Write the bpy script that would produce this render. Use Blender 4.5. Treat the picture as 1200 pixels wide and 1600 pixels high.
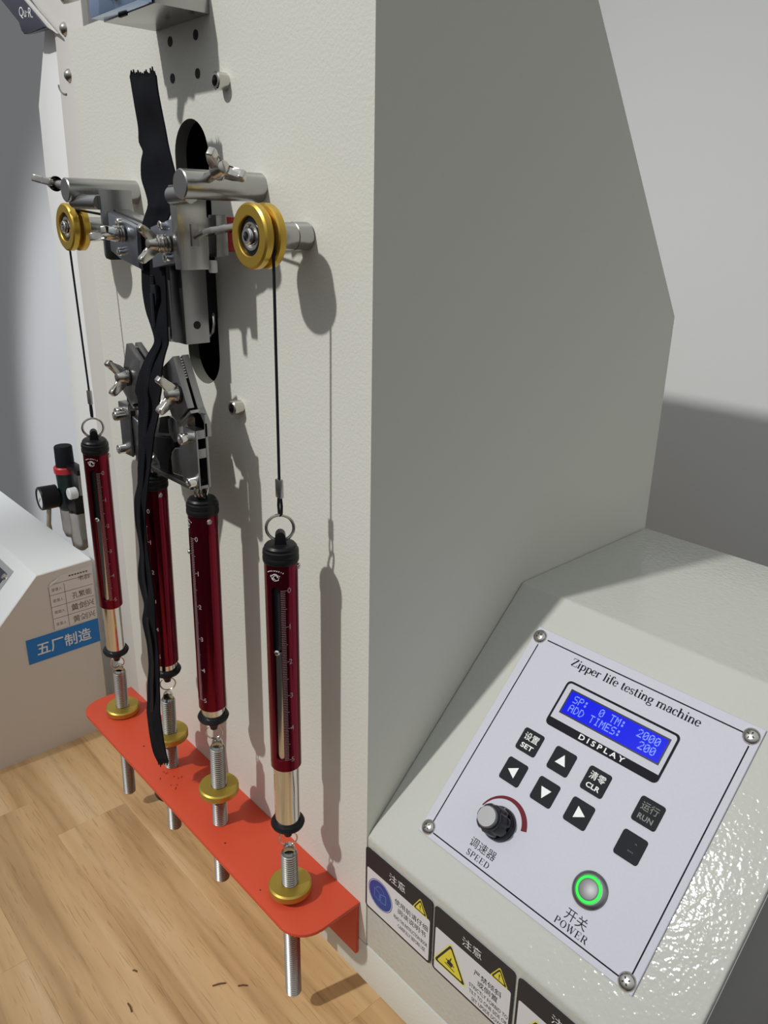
import bpy, bmesh, math, random
from mathutils import Vector as V, Matrix as M4
random.seed(7)
for o in list(bpy.data.objects):
    bpy.data.objects.remove(o)
SC = bpy.context.scene
COL = SC.collection
PI = math.pi

# ------------------------------------------------------------------ camera
F_PX = 1237.066
cam = bpy.data.cameras.new('camera')
cam.sensor_fit = 'AUTO'; cam.sensor_width = 36.0; cam.lens = F_PX * 36.0 / 1600.0
cam.clip_start = 0.01; cam.clip_end = 30
camo = bpy.data.objects.new('camera', cam); COL.objects.link(camo)
RGT = V((0.66903763, 0.74305367, 0.01612092))
DWN = V((0.26895971, -0.22183421, -0.93725677))
FWD = V((-0.69285591, 0.63139593, -0.34826693))
mw = M4.Identity(4)
for i in range(3):
    mw[i][0] = RGT[i]; mw[i][1] = -DWN[i]; mw[i][2] = -FWD[i]
mw.translation = V((0.31050, -0.27268, 0.38099))
camo.matrix_world = mw
SC.camera = camo

# ------------------------------------------------------------------ world, lights, exposure
SC.view_settings.view_transform = 'Standard'
SC.view_settings.look = 'None'
SC.view_settings.gamma = 1.0
SC.view_settings.use_curve_mapping = False
SC.view_settings.exposure = 0.0

w = bpy.data.worlds.new('hall'); SC.world = w; w.use_nodes = True
nt = w.node_tree; nt.nodes.clear()
tc = nt.nodes.new('ShaderNodeTexCoord'); sx = nt.nodes.new('ShaderNodeSeparateXYZ')
rp = nt.nodes.new('ShaderNodeValToRGB'); bg = nt.nodes.new('ShaderNodeBackground'); wo = nt.nodes.new('ShaderNodeOutputWorld')
mp = nt.nodes.new('ShaderNodeMapRange'); mp.inputs[1].default_value = -1; mp.inputs[2].default_value = 1
nt.links.new(tc.outputs['Generated'], sx.inputs[0]); nt.links.new(sx.outputs[2], mp.inputs[0])
nt.links.new(mp.outputs[0], rp.inputs[0]); nt.links.new(rp.outputs[0], bg.inputs[0]); nt.links.new(bg.outputs[0], wo.inputs[0])
e = rp.color_ramp.elements
e[0].position = 0.30; e[0].color = (0.05, 0.046, 0.042, 1)
e[1].position = 0.85; e[1].color = (0.56, 0.58, 0.60, 1)
m_ = e.new(0.52); m_.color = (0.17, 0.17, 0.17, 1)
bg.inputs[1].default_value = 1.05

def spot(name, loc, target, watts, radius, angle, blend, color=(1, 1, 1)):
    l = bpy.data.lights.new(name, 'SPOT'); l.energy = watts; l.shadow_soft_size = radius
    l.spot_size = math.radians(angle); l.spot_blend = blend; l.color = color
    o = bpy.data.objects.new(name, l); COL.objects.link(o); o.location = loc
    o.rotation_euler = (V(target) - V(loc)).to_track_quat('-Z', 'Y').to_euler()
    return o
# high hall spotlight in front of the machine, to its left
spot('spot_lamp', (-0.855, -3.50, 3.70), (-0.15, 0.0, 0.45), 765, 0.075, 16.8, 1.0, (1.0, 0.985, 0.95))
# added unseen spot, put in to brighten the wall beyond the neighbouring machine
spot('spot_lamp', (-2.20, -3.00, 3.30), (-1.35, 0.50, -0.55), 800, 0.075, 21.0, 0.40, (0.95, 0.975, 1.0))

# ------------------------------------------------------------------ materials
MATS = {}
def mat(name, base, rough=0.5, metal=0.0, bump=None, var=None, emit=None, coat=0.0, spec=None, trans=0.0, aniso=0.0, alpha=None):
    m = bpy.data.materials.new(name); m.use_nodes = True
    n = m.node_tree; b = n.nodes['Principled BSDF']
    b.inputs['Base Color'].default_value = (*base, 1)
    b.inputs['Roughness'].default_value = rough
    b.inputs['Metallic'].default_value = metal
    if coat: b.inputs['Coat Weight'].default_value = coat; b.inputs['Coat Roughness'].default_value = 0.15
    if spec is not None: b.inputs['Specular IOR Level'].default_value = spec
    if trans: b.inputs['Transmission Weight'].default_value = trans
    if emit: b.inputs['Emission Color'].default_value = (*emit[0], 1); b.inputs['Emission Strength'].default_value = emit[1]
    t = n.nodes.new('ShaderNodeTexCoord')
    if bump:   # (scale, distance, detail, stretch)
        mpn = n.nodes.new('ShaderNodeMapping'); mpn.inputs['Scale'].default_value = bump[3] if len(bump) > 3 else (1, 1, 1)
        nz = n.nodes.new('ShaderNodeTexNoise'); nz.inputs['Scale'].default_value = bump[0]; nz.inputs['Detail'].default_value = bump[2]
        bp = n.nodes.new('ShaderNodeBump'); bp.inputs['Distance'].default_value = bump[1]; bp.inputs['Strength'].default_value = 1
        n.links.new(t.outputs['Object'], mpn.inputs[0]); n.links.new(mpn.outputs[0], nz.inputs['Vector'])
        n.links.new(nz.outputs['Fac'], bp.inputs['Height']); n.links.new(bp.outputs[0], b.inputs['Normal'])
    if var:    # (scale, other colour, stretch)
        mpn = n.nodes.new('ShaderNodeMapping'); mpn.inputs['Scale'].default_value = var[2]
        nz = n.nodes.new('ShaderNodeTexNoise'); nz.inputs['Scale'].default_value = var[0]; nz.inputs['Detail'].default_value = 4
        mx = n.nodes.new('ShaderNodeMixRGB'); mx.inputs[1].default_value = (*base, 1); mx.inputs[2].default_value = (*var[1], 1)
        n.links.new(t.outputs['Object'], mpn.inputs[0]); n.links.new(mpn.outputs[0], nz.inputs['Vector'])
        n.links.new(nz.outputs['Fac'], mx.inputs[0]); n.links.new(mx.outputs[0], b.inputs['Base Color'])
    MATS[name] = m
    return m

mat('paint', (0.645, 0.645, 0.585), 0.38, 0, bump=(520, 0.00022, 2), spec=0.4)
mat('paint_side_lifted', (0.72, 0.72, 0.64), 0.42, 0, bump=(420, 0.00005, 2), spec=0.35)  # same paint as the front, lightened in place of light on the side
mat('paint_peel', (0.515, 0.52, 0.475), 0.10, 0, bump=(330, 0.00030, 1.2), spec=0.35)
mat('paint_white', (0.78, 0.79, 0.785), 0.45, 0)
mat('paint_beige', (0.60, 0.585, 0.56), 0.5, 0)
mat('wall', (0.60, 0.605, 0.605), 0.75, 0, var=(3, (0.585, 0.59, 0.595), (1, 1, 1)))
mat('wall_scuff', (0.36, 0.35, 0.34), 0.8)
mat('carpet', (0.06, 0.052, 0.045), 0.95, 0, bump=(300, 0.003, 3))
mat('cavity', (0.012, 0.012, 0.016), 0.7)
mat('cut_edge', (0.22, 0.22, 0.19), 0.5, 0.2)
mat('side_shade', (0.30, 0.29, 0.27), 0.4)  # box paint darkened, the right side's shade put into the colour
mat('steel', (0.44, 0.44, 0.435), 0.27, 1.0, bump=(900, 0.00003, 2, (1, 1, 0.06)))
mat('steel_dark', (0.33, 0.33, 0.34), 0.33, 1.0, bump=(900, 0.00003, 2, (1, 1, 0.06)))
mat('steel_blue', (0.42, 0.46, 0.53), 0.3, 1.0, bump=(700, 0.00003, 2, (0.06, 1, 1)))
mat('chrome', (0.78, 0.77, 0.75), 0.12, 1.0)
mat('thread_steel', (0.42, 0.41, 0.39), 0.24, 1.0)
mat('cap_metal', (0.24, 0.24, 0.25), 0.5, 0.7)
mat('nickel', (0.58, 0.56, 0.52), 0.2, 1.0)
mat('blue_metal', (0.34, 0.47, 0.74), 0.18, 0.85)  # blue-tinted metal for the head clamp plate
mat('gold', (0.62, 0.41, 0.07), 0.33, 0.85)
mat('brass', (0.50, 0.36, 0.07), 0.40, 0.75)
mat('red_anodised', (0.19, 0.010, 0.028), 0.17, 0.9, bump=(1500, 0.00001, 2, (1, 1, 0.03)))
mat('red_block', (0.35, 0.01, 0.015), 0.3)
mat('black', (0.008, 0.008, 0.010), 0.4, spec=0.25)
mat('black_gloss', (0.006, 0.007, 0.010), 0.22, spec=0.3)
mat('black_soft', (0.012, 0.013, 0.017), 0.6, spec=0.15)
mat('tape', (0.0060, 0.0065, 0.0095), 0.85, 0, bump=(1500, 0.0002, 2), spec=0.12)
mat('teeth', (0.007, 0.008, 0.011), 0.45, spec=0.25)
mat('orange', (0.63, 0.072, 0.027), 0.48, 0, bump=(700, 0.00006, 2))
mat('ink', (0.010, 0.010, 0.014), 0.6, spec=0.1)
mat('ink_white', (0.80, 0.81, 0.80), 0.5)
mat('ink_scale', (0.46, 0.37, 0.39), 0.5)
mat('ink_faint', (0.13, 0.15, 0.13), 0.5)
mat('ink_ghost', (0.05, 0.055, 0.075), 0.5)
mat('ink_brown', (0.17, 0.13, 0.11), 0.7)
mat('maroon', (0.145, 0.020, 0.029), 0.6, spec=0.1)
mat('alu_print', (0.56, 0.565, 0.63), 0.5, 0.0, var=(1800, (0.50, 0.505, 0.575), (0.4, 1, 1)), spec=0.2)
mat('alu_edge', (0.55, 0.55, 0.55), 0.3, 1.0)
mat('screen', (0.002, 0.004, 0.10), 0.25, 0, emit=((0.004, 0.010, 0.80), 0.85), spec=0.1)
mat('screen_text', (0.05, 0.1, 0.4), 0.4, 0, emit=((0.10, 0.20, 0.95), 0.9))
mat('ring_light', (0.005, 0.2, 0.02), 0.4, 0, emit=((0.03, 0.80, 0.08), 0.95), spec=0.1)
mat('sticker_white', (0.66, 0.66, 0.68), 0.4)
mat('sticker_dark', (0.028, 0.027, 0.031), 0.45, spec=0.2)
mat('sticker_blue', (0.012, 0.05, 0.26), 0.4)
mat('sticker_line', (0.10, 0.20, 0.50), 0.4)
mat('sticker_yellow', (0.72, 0.62, 0.05), 0.45)
mat('sticker_glow', (0.70, 0.68, 0.18), 0.5)
mat('sign_blue', (0.012, 0.19, 0.55), 0.5)
mat('paper', (0.78, 0.71, 0.66), 0.8)
mat('side_warm_shade', (0.70, 0.64, 0.575), 0.5)  # white box paint with shade and warm bounce put into the colour
mat('navy', (0.03, 0.032, 0.055), 0.4)
mat('red_plastic', (0.60, 0.03, 0.04), 0.4)
mat('bowl', (0.75, 0.74, 0.72), 0.12, 0, trans=0.85)
mat('hose', (0.42, 0.37, 0.28), 0.45)
mat('green_black', (0.012, 0.03, 0.028), 0.4)
mat('dial', (0.8, 0.8, 0.8), 0.4)
mat('white_plastic', (0.7, 0.7, 0.68), 0.45)
mat('chip', (0.16, 0.075, 0.03), 0.8)
mat('fuzz', (0.05, 0.03, 0.03), 0.9)

def wood_mat():
    m = bpy.data.materials.new('rubberwood'); m.use_nodes = True
    n = m.node_tree; b = n.nodes['Principled BSDF']; L = n.links.new; N = n.nodes.new
    t = N('ShaderNodeTexCoord'); oi = N('ShaderNodeObjectInfo')
    off = N('ShaderNodeVectorMath'); off.operation = 'MULTIPLY'; off.inputs[1].default_value = (7.3, 5.1, 3.7)
    cx = N('ShaderNodeCombineXYZ')
    for i in range(3): L(oi.outputs['Random'], cx.inputs[i])
    L(cx.outputs[0], off.inputs[0])
    ad = N('ShaderNodeVectorMath'); ad.operation = 'ADD'; L(t.outputs['Object'], ad.inputs[0]); L(off.outputs[0], ad.inputs[1])
    def noise(scale, stretch, detail, dist=0.0):
        mp2 = N('ShaderNodeMapping'); mp2.inputs['Scale'].default_value = stretch; L(ad.outputs[0], mp2.inputs[0])
        z = N('ShaderNodeTexNoise'); z.inputs['Scale'].default_value = scale; z.inputs['Detail'].default_value = detail
        z.inputs['Distortion'].default_value = dist; L(mp2.outputs[0], z.inputs['Vector']); return z
    def ramp(src, stops):
        r = N('ShaderNodeValToRGB'); L(src.outputs['Fac'], r.inputs[0]); el = r.color_ramp.elements
        el[0].position, el[0].color = stops[0][0], (*stops[0][1], 1); el[1].position, el[1].color = stops[-1][0], (*stops[-1][1], 1)
        for p, c in stops[1:-1]:
            k = el.new(p); k.color = (*c, 1)
        return r
    broad = noise(34, (0.10, 1, 1), 3, 0.5)
    r1 = ramp(broad, [(0.32, (0.53, 0.33, 0.155)), (0.5, (0.73, 0.485, 0.243)), (0.68, (0.83, 0.595, 0.335))])
    mpw = N('ShaderNodeMapping'); mpw.inputs['Scale'].default_value = (0.16, 1, 1); L(ad.outputs[0], mpw.inputs[0])
    wv = N('ShaderNodeTexWave'); wv.wave_type = 'BANDS'; wv.bands_direction = 'Y'; wv.wave_profile = 'SAW'
    wv.inputs['Scale'].default_value = 9.0; wv.inputs['Distortion'].default_value = 5.0; wv.inputs['Detail'].default_value = 3.0
    wv.inputs['Detail Scale'].default_value = 1.4; wv.inputs['Detail Roughness'].default_value = 0.45; L(mpw.outputs[0], wv.inputs['Vector'])
    r2 = ramp(wv, [(0.0, (0.80, 0.75, 0.68)), (0.10, (0.95, 0.93, 0.90)), (0.45, (1.03, 1.02, 1.0)), (0.90, (0.97, 0.95, 0.93)), (1.0, (0.78, 0.72, 0.65))])
    mx = N('ShaderNodeMixRGB'); mx.blend_type = 'MULTIPLY'; mx.inputs[0].default_value = 0.8
    L(r1.outputs[0], mx.inputs[1]); L(r2.outputs[0], mx.inputs[2])
    pores = noise(900, (0.045, 1, 1), 1)
    r3 = ramp(pores, [(0.30, (0.74, 0.68, 0.62)), (0.38, (1, 1, 1)), (0.8, (1, 1, 1))])
    mx2 = N('ShaderNodeMixRGB'); mx2.blend_type = 'MULTIPLY'; mx2.inputs[0].default_value = 0.75
    L(mx.outputs[0], mx2.inputs[1]); L(r3.outputs[0], mx2.inputs[2])
    hs = N('ShaderNodeHueSaturation'); mr = N('ShaderNodeMapRange'); mr.inputs[3].default_value = 0.95; mr.inputs[4].default_value = 1.05
    L(oi.outputs['Random'], mr.inputs[0]); L(mr.outputs[0], hs.inputs['Value']); L(mx2.outputs[0], hs.inputs['Color'])
    L(hs.outputs[0], b.inputs['Base Color']); b.inputs['Roughness'].default_value = 0.42
    MATS['rubberwood'] = m
wood_mat()

# ------------------------------------------------------------------ mesh helpers
TXT = {}
def text_mesh(s, bold=0.0):
    k = (s, bold)
    if k not in TXT:
        c = bpy.data.curves.new('t', 'FONT'); c.body = s; c.size = 1; c.offset = bold; c.resolution_u = 3
        o = bpy.data.objects.new('t', c); COL.objects.link(o)
        dg = bpy.context.evaluated_depsgraph_get(); dg.update()
        me = bpy.data.meshes.new_from_object(o.evaluated_get(dg))
        vs = [v.co.copy() for v in me.vertices]; fs = [tuple(p.vertices) for p in me.polygons]
        bpy.data.objects.remove(o); bpy.data.curves.remove(c); bpy.data.meshes.remove(me)
        TXT[k] = (vs, fs)
    return TXT[k]

def frame(o, axis, up=(0, 0, 1)):
    z = V(axis).normalized(); u = V(up)
    x = u - z * u.dot(z)
    if x.length < 1e-5:
        u = V((1, 0, 0)); x = u - z * u.dot(z)
    x.normalize(); y = z.cross(x)
    m = M4.Identity(4)
    for i in range(3): m[i][0] = x[i]; m[i][1] = y[i]; m[i][2] = z[i]
    m.translation = V(o)
    return m

class MB:
    def __init__(s): s.bm = bmesh.new(); s.mats = []; s.i = 0
    def use(s, name):
        if name not in s.mats: s.mats.append(name)
        s.i = s.mats.index(name); return s
    def _v(s, pts, M=None): return [s.bm.verts.new((M @ V(p)) if M else V(p)) for p in pts]
    def _f(s, vs):
        try: f = s.bm.faces.new(vs)
        except ValueError: return None
        f.material_index = s.i; return f
    def poly(s, pts, M=None): return s._f(s._v(pts, M))
    def prism(s, poly, z0, z1, M=None, bev=0.0, seg=2):
        n = len(poly)
        a = s._v([(p[0], p[1], z0) for p in poly], M); b = s._v([(p[0], p[1], z1) for p in poly], M)
        fs = [s._f(a[::-1]), s._f(b)] + [s._f([a[i], a[(i + 1) % n], b[(i + 1) % n], b[i]]) for i in range(n)]
        if bev:
            es = list({e for f in fs if f for e in f.edges})
            r = bmesh.ops.bevel(s.bm, geom=es, offset=bev, segments=seg, profile=0.6, affect='EDGES', clamp_overlap=True)
            for f in r['faces']: f.material_index = s.i
        return s
    def box(s, a, b, bev=0.0, M=None, seg=2):
        a = V(a); b = V(b)
        return s.prism([(a.x, a.y), (b.x, a.y), (b.x, b.y), (a.x, b.y)], a.z, b.z, M, bev, seg)
    def lathe(s, prof, n=28, M=None, closed=False):
        rows = []
        for r, h in prof:
            if r < 1e-7: rows.append(s._v([(0, 0, h)], M))
            else: rows.append(s._v([(r * math.cos(2 * PI * i / n), r * math.sin(2 * PI * i / n), h) for i in range(n)], M))
        pairs = list(zip(rows[:-1], rows[1:]))
        if closed: pairs.append((rows[-1], rows[0]))
        for p, q in pairs:
            for i in range(n):
                j = (i + 1) % n
                if len(p) == 1 and len(q) == 1: continue
                if len(p) == 1: s._f([p[0], q[j], q[i]])
                elif len(q) == 1: s._f([p[i], p[j], q[0]])
                else: s._f([p[i], p[j], q[j], q[i]])
        return s
    def cyl(s, p, q, r, r2=None, n=24, ch=0.0):
        p = V(p); q = V(q); L = (q - p).length; r2 = r if r2 is None else r2
        M = frame(p, q - p)
        if ch: pr = [(0, 0), (r - ch, 0), (r, ch), (r2, L - ch), (r2 - ch, L), (0, L)]
        else: pr = [(0, 0), (r, 0), (r2, L), (0, L)]
        return s.lathe(pr, n, M)
    def tube(s, path, r, n=8, closed=False):
        P = [V(p) for p in path]; N = len(P); rings = []
        prev = None
        for i in range(N):
            if closed: t = P[(i + 1) % N] - P[i - 1]
            else: t = P[min(i + 1, N - 1)] - P[max(i - 1, 0)]
            t.normalize()
            if prev is None:
                u = V((0, 0, 1)) if abs(t.z) < 0.9 else V((1, 0, 0))
                x = (u - t * u.dot(t)).normalized()
            else: x = (prev - t * prev.dot(t)).normalized()
            prev = x; y = t.cross(x)
            rings.append(s._v([P[i] + (x * math.cos(2 * PI * k / n) + y * math.sin(2 * PI * k / n)) * r for k in range(n)]))
        m = N if closed else N - 1
        for i in range(m):
            a = rings[i]; b = rings[(i + 1) % N]
            for k in range(n): s._f([a[k], a[(k + 1) % n], b[(k + 1) % n], b[k]])
        if not closed: s._f(rings[0][::-1]); s._f(rings[-1])
        return s
    def torus(s, c, axis, R, r, n=32, k=8, up=(0, 0, 1)):
        M = frame(c, axis, up)
        return s.tube([M @ V((R * math.cos(2 * PI * i / n), R * math.sin(2 * PI * i / n), 0)) for i in range(n)], r, k, True)
    def plates(s, poly, M=None):   # flat polygon, may be concave
        vs = s._v([(p[0], p[1], p[2] if len(p) > 2 else 0) for p in poly], M); return s._f(vs)
    def text(s, txt, cx, cy, h, M, z=0.0, bold=0.0, fit=None, conform=None):
        vs, fs = text_mesh(txt, bold)
        if not vs: return s
        x0 = min(v.x for v in vs); x1 = max(v.x for v in vs); y0 = min(v.y for v in vs); y1 = max(v.y for v in vs)
        k = h / (y1 - y0); kx = fit / (x1 - x0) if fit else k
        pts = [((v.x - (x0 + x1) / 2) * kx + cx, (v.y - (y0 + y1) / 2) * k + cy, z) for v in vs]
        if conform: pts = [conform(*p) for p in pts]
        nv = s._v(pts, M)
        for f in fs: s._f([nv[i] for i in f])
        return s
    def build(s, name, parent=None, smooth=38, loc=None):
        if loc is not None: bmesh.ops.translate(s.bm, verts=s.bm.verts, vec=-V(loc))
        bmesh.ops.recalc_face_normals(s.bm, faces=s.bm.faces)
        me = bpy.data.meshes.new(name); s.bm.to_mesh(me); s.bm.free()
        for m in s.mats: me.materials.append(MATS[m])
        if smooth:
            me.polygons.foreach_set('use_smooth', [True] * len(me.polygons)); me.set_sharp_from_angle(angle=math.radians(smooth))
        o = bpy.data.objects.new(name, me); COL.objects.link(o)
        if parent: o.parent = parent
        return o

def tag(o, label, cat=None, group=None, kind=None):
    if label: o['label'] = label
    if cat: o['category'] = cat
    if group: o['group'] = group
    if kind: o['kind'] = kind
    return o
def thing(name, label, cat, loc=(0, 0, 0), rot=None, group=None):
    o = bpy.data.objects.new(name, None); COL.objects.link(o); o.location = loc
    o.empty_display_size = 0.02
    if rot: o.rotation_euler = rot
    return tag(o, label, cat, group)
def P(mb, name, root, smooth=38):     # part built in world coordinates under an unrotated thing
    return mb.build(name, root, smooth, loc=root.location)
def SP(mb, name, part, root, smooth=38):
    return mb.build(name, part, smooth, loc=root.location)
def mb(m): return MB().use(m)

# ------------------------------------------------------------------ setting
XC = -0.1745
TABLE = -0.176
tag(mb('wall').box((-3.4, 0.506, -0.95), (1.9, 0.606, 2.4)).build('wall_back', smooth=0), 'pale grey painted wall behind the machine', kind='structure')
wb = bpy.data.objects['wall_back']
for (x, z, pts) in ((0.059, 0.437, [(-9, 3), (-3, 6), (3, 5), (6, 0), (4, -2), (2, 2), (-4, 3), (-6, 0)]), (-0.0, 0.397, [(-8, -2), (0, 0), (8, 2), (8, 3), (0, 1.2)])):
    m2 = mb('wall_scuff').prism([(p[0] * 0.0007 + x, p[1] * 0.0007 + z) for p in pts], 0, 0.0004, frame((0, 0.5058, 0), (0, -1, 0), (1, 0, 0)) @ M4.Rotation(0, 4, 'Z'))
    tag(m2.build('scuff', wb), None)
tag(mb('carpet').box((-3.4, -4.2, -1.05), (1.9, 0.506, -0.95)).build('floor', smooth=0), 'dark carpet floor', kind='structure')

# ------------------------------------------------------------------ workbench
wbn = thing('workbench', 'pale rubberwood bench top under the white testing machine', 'table', (-0.35, 0.0, TABLE))
P(mb('rubberwood').box((-0.93, -0.36, TABLE - 0.032), (0.235, 0.44, TABLE - 0.009)), 'core_board', wbn, 0)
y = -0.3680
row = 0
while y < 0.43:
    x = -0.93 + [0.0, -0.18, -0.09, -0.27, -0.05][row % 5]
    while x < 0.235:
        ln = random.choice([0.42, 0.50, 0.46, 0.38])
        if -0.1 < y < -0.09 and x < -0.36 and x + ln > -0.45: ln = -0.338 - x
        a, b = max(x, -0.93), min(x + ln, 0.235)
        if b - a > 0.01:
            s = mb('rubberwood').box((a + 0.00004, y + 0.00004, TABLE - 0.009), (b - 0.00004, y + 0.06796, TABLE - random.random() * 0.00003), 0.00008, seg=1)
            c = V(((a + b) / 2, y + 0.034, TABLE))
            o = s.build('stave', wbn, 30, loc=c); o.location = c - V(wbn.location)
        x += ln
    y += 0.068; row += 1

# ------------------------------------------------------------------ testing machine: housing with slot, control box, plinth
mach = thing('testing_machine', 'tall off-white zipper testing machine with tapered tower and sloped control box', 'machine', (-0.1, 0.15, TABLE))
TL = -0.341
ZB = -0.0943
def tower():
    m = mb('paint'); bm = m.bm
    zt = 0.505
    prof = [(0, ZB), (0, zt), (0.04, zt), (0.1655, zt), (0.307, 0.3138), (0.307, ZB)]
    # sides
    m.use('paint_side_lifted')
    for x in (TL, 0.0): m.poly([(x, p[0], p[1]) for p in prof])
    m.use('paint')
    for i in range(1, 5):
        a, b = prof[i], prof[i + 1]; m.poly([(TL, *a), (0, *a), (0, *b), (TL, *b)])
    # front with slot
    sx0, R = -0.1733, 0.0207; z0, z1 = 0.2722 + R, 0.4364 - R
    loop = [(sx0 + R * math.cos(a), z1 + R * math.sin(a)) for a in [PI * k / 20 for k in range(21)]] + \
           [(sx0 + R * math.cos(a), z0 + R * math.sin(a)) for a in [PI + PI * k / 20 for k in range(21)]]
    outer = m._v([(TL, 0, ZB), (0, 0, ZB), (0, 0, zt), (TL, 0, zt)])
    inner = m._v([(p[0], 0, p[1]) for p in loop])
    es = [bm.edges.new((outer[i], outer[(i + 1) % 4])) for i in range(4)] + [bm.edges.new((inner[i], inner[(i + 1) % len(inner)])) for i in range(len(inner))]
    r = bmesh.ops.triangle_fill(bm, use_beauty=True, use_dissolve=False, edges=es)
    for g in r['geom']:
        if isinstance(g, bmesh.types.BMFace): g.material_index = m.i
    m.use('cut_edge')
    back = m._v([(p[0], 0.008, p[1]) for p in loop])
    n = len(loop)
    for i in range(n): m._f([inner[i], inner[(i + 1) % n], back[(i + 1) % n], back[i]])
    return m
P(tower(), 'tower_housing', mach, 20)
ln = mb('cavity')
for q in ([(-0.21, 0.0085, 0.26), (-0.21, 0.0085, 0.45), (-0.21, 0.09, 0.45), (-0.21, 0.09, 0.26)], [(-0.137, 0.0085, 0.26), (-0.137, 0.0085, 0.45), (-0.137, 0.09, 0.45), (-0.137, 0.09, 0.26)],
          [(-0.21, 0.09, 0.26), (-0.137, 0.09, 0.26), (-0.137, 0.09, 0.45), (-0.21, 0.09, 0.45)], [(-0.21, 0.0085, 0.26), (-0.137, 0.0085, 0.26), (-0.137, 0.09, 0.26), (-0.21, 0.09, 0.26)], [(-0.21, 0.0085, 0.45), (-0.137, 0.0085, 0.45), (-0.137, 0.09, 0.45), (-0.21, 0.09, 0.45)]):
    ln.poly(q)
P(ln, 'slot_dark_box', mach, 0)  # added black inner box, the slot's darkness put into its colour
MYZ = frame((0, 0, 0), (1, 0, 0), (0, 1, 0))      # local x -> y, local y -> z, local z -> x
cb = mb('paint_peel').prism([(0, ZB), (0.307, ZB), (0.307, 0.1409), (0.1441, 0.1409), (0, 0.0)], 0.0004, 0.2165, MYZ, 0.0018, 3)
P(cb, 'control_box', mach, 50)
P(mb('side_shade').prism([(0.003, ZB + 0.002), (0.304, ZB + 0.002), (0.304, 0.1385), (0.1450, 0.1385), (0.003, -0.0015)], 0.2160, 0.2172, MYZ, 0.0004), 'shaded_side', mach, 40)  # thin sheet added over the box side to carry its painted shade
pl = mb('paint').box((TL, -0.0003, -0.130), (0.2160, 0.306, ZB - 0.0006), 0.0012)
P(pl, 'plinth', mach, 40)
for x, y_ in ((-0.31, 0.03), (-0.31, 0.27), (0.18, 0.03), (0.18, 0.27)):
    P(mb('black_soft').cyl((x, y_, TABLE), (x, y_, -0.130), 0.016, 0.019, 20, 0.002), 'rubber_foot', mach)
def socket_bolt(c, r=0.0047, h=0.0072):
    m = mb('nickel'); M = frame(c, (0, -1, 0), (0, 0, 1))
    m.lathe([(r, 0), (r, h - 0.0006), (r - 0.0006, h), (r * 0.62, h), (r * 0.62, h - 0.0035), (0, h - 0.0035)], 24, M)
    return m
for c in ((-0.1291, 0, 0.4522), (-0.1295, 0, 0.2636)):
    b = P(socket_bolt(c), 'socket_bolt', mach)
    SP(mb('cavity').cyl((c[0], -0.0041, c[2]), (c[0], -0.0038, c[2]), 0.0027, None, 6), 'hex_recess', b, mach, 0)
for x, z in ((-0.1904, 0.480), (-0.1594, 0.4796), (-0.1904, 0.460), (-0.1597, 0.4596)):
    P(mb('cavity').lathe([(0.0028, 0), (0.0028, 0.0003), (0, 0.0003)], 20, frame((x, 0.0, z), (0, -1, 0))), 'screw_hole', mach)

# ------------------------------------------------------------------ fastener helpers
def wingnut(root, base, axis, wingdir, s=1.0, material='nickel', name='wing_nut', stub=-0.002):
    M = frame(base, axis, wingdir) @ M4.Scale(s, 4)
    m = mb(material)
    m.lathe([(0.0052, 0), (0.0052, 0.0012), (0.0044, 0.004), (0.0036, 0.0075), (0.0030, 0.008), (0.0, 0.008)], 24, M)
    m.lathe([(0.0020, 0.007), (0.0020, 0.008 + stub), (0.0016, 0.0085 + stub), (0, 0.0085 + stub)], 16, M)
    for sg in (1, -1):
        pts = [(0.0015, 0.0008), (0.0048, 0.0010), (0.0080, 0.0052), (0.0116, 0.0100), (0.0124, 0.0122), (0.0098, 0.0146), (0.0076, 0.0134), (0.0046, 0.0086), (0.0028, 0.0072), (0.0012, 0.0064)]
        pts = [(p[0] * sg, p[1]) for p in pts]
        if sg < 0: pts = pts[::-1]
        K = M @ M4.Rotation(PI / 2, 4, 'X')
        m.prism(pts, -0.0025, 0.0025, K, 0.0011, 3)
    return P(m, name, root, 45)
def hexscrew(root, base, axis, r=0.0026, h=0.003, material='chrome', name='socket_screw'):
    M = frame(base, axis)
    m = mb(material).lathe([(r, 0), (r, h - 0.0004), (r - 0.0004, h), (r * 0.58, h), (r * 0.5, h - 0.0012), (0, h - 0.0012)], 18, M)
    b = P(m, name, root)
    SP(mb('cavity').lathe([(r * 0.5, h - 0.0011), (0, h - 0.0011)], 6, M), 'hex_recess', b, root, 0)
    return b
def spring(root, base, axis, R, L, turns, r, material='nickel'):
    M = frame(base, axis)
    N = int(turns * 14)
    m = mb(material).tube([M @ V((R * math.cos(2 * PI * i / 14), R * math.sin(2 * PI * i / 14), L * i / N)) for i in range(N + 1)], r, 6)
    return P(m, 'coil_spring', root)
XZ = frame((0, 0, 0), (0, -1, 0), (1, 0, 0))      # local x -> x, local y -> ?, checked below
if (XZ @ V((0, 1, 0))).z < 0:
    XZ = M4(((1, 0, 0, 0), (0, 0, -1, 0), (0, -1, 0, 0), (0, 0, 0, 1)))
XZ = M4(((1, 0, 0, 0), (0, 0, -1, 0), (0, 1, 0, 0), (0, 0, 0, 1)))   # (x, z, depth towards viewer)

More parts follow.
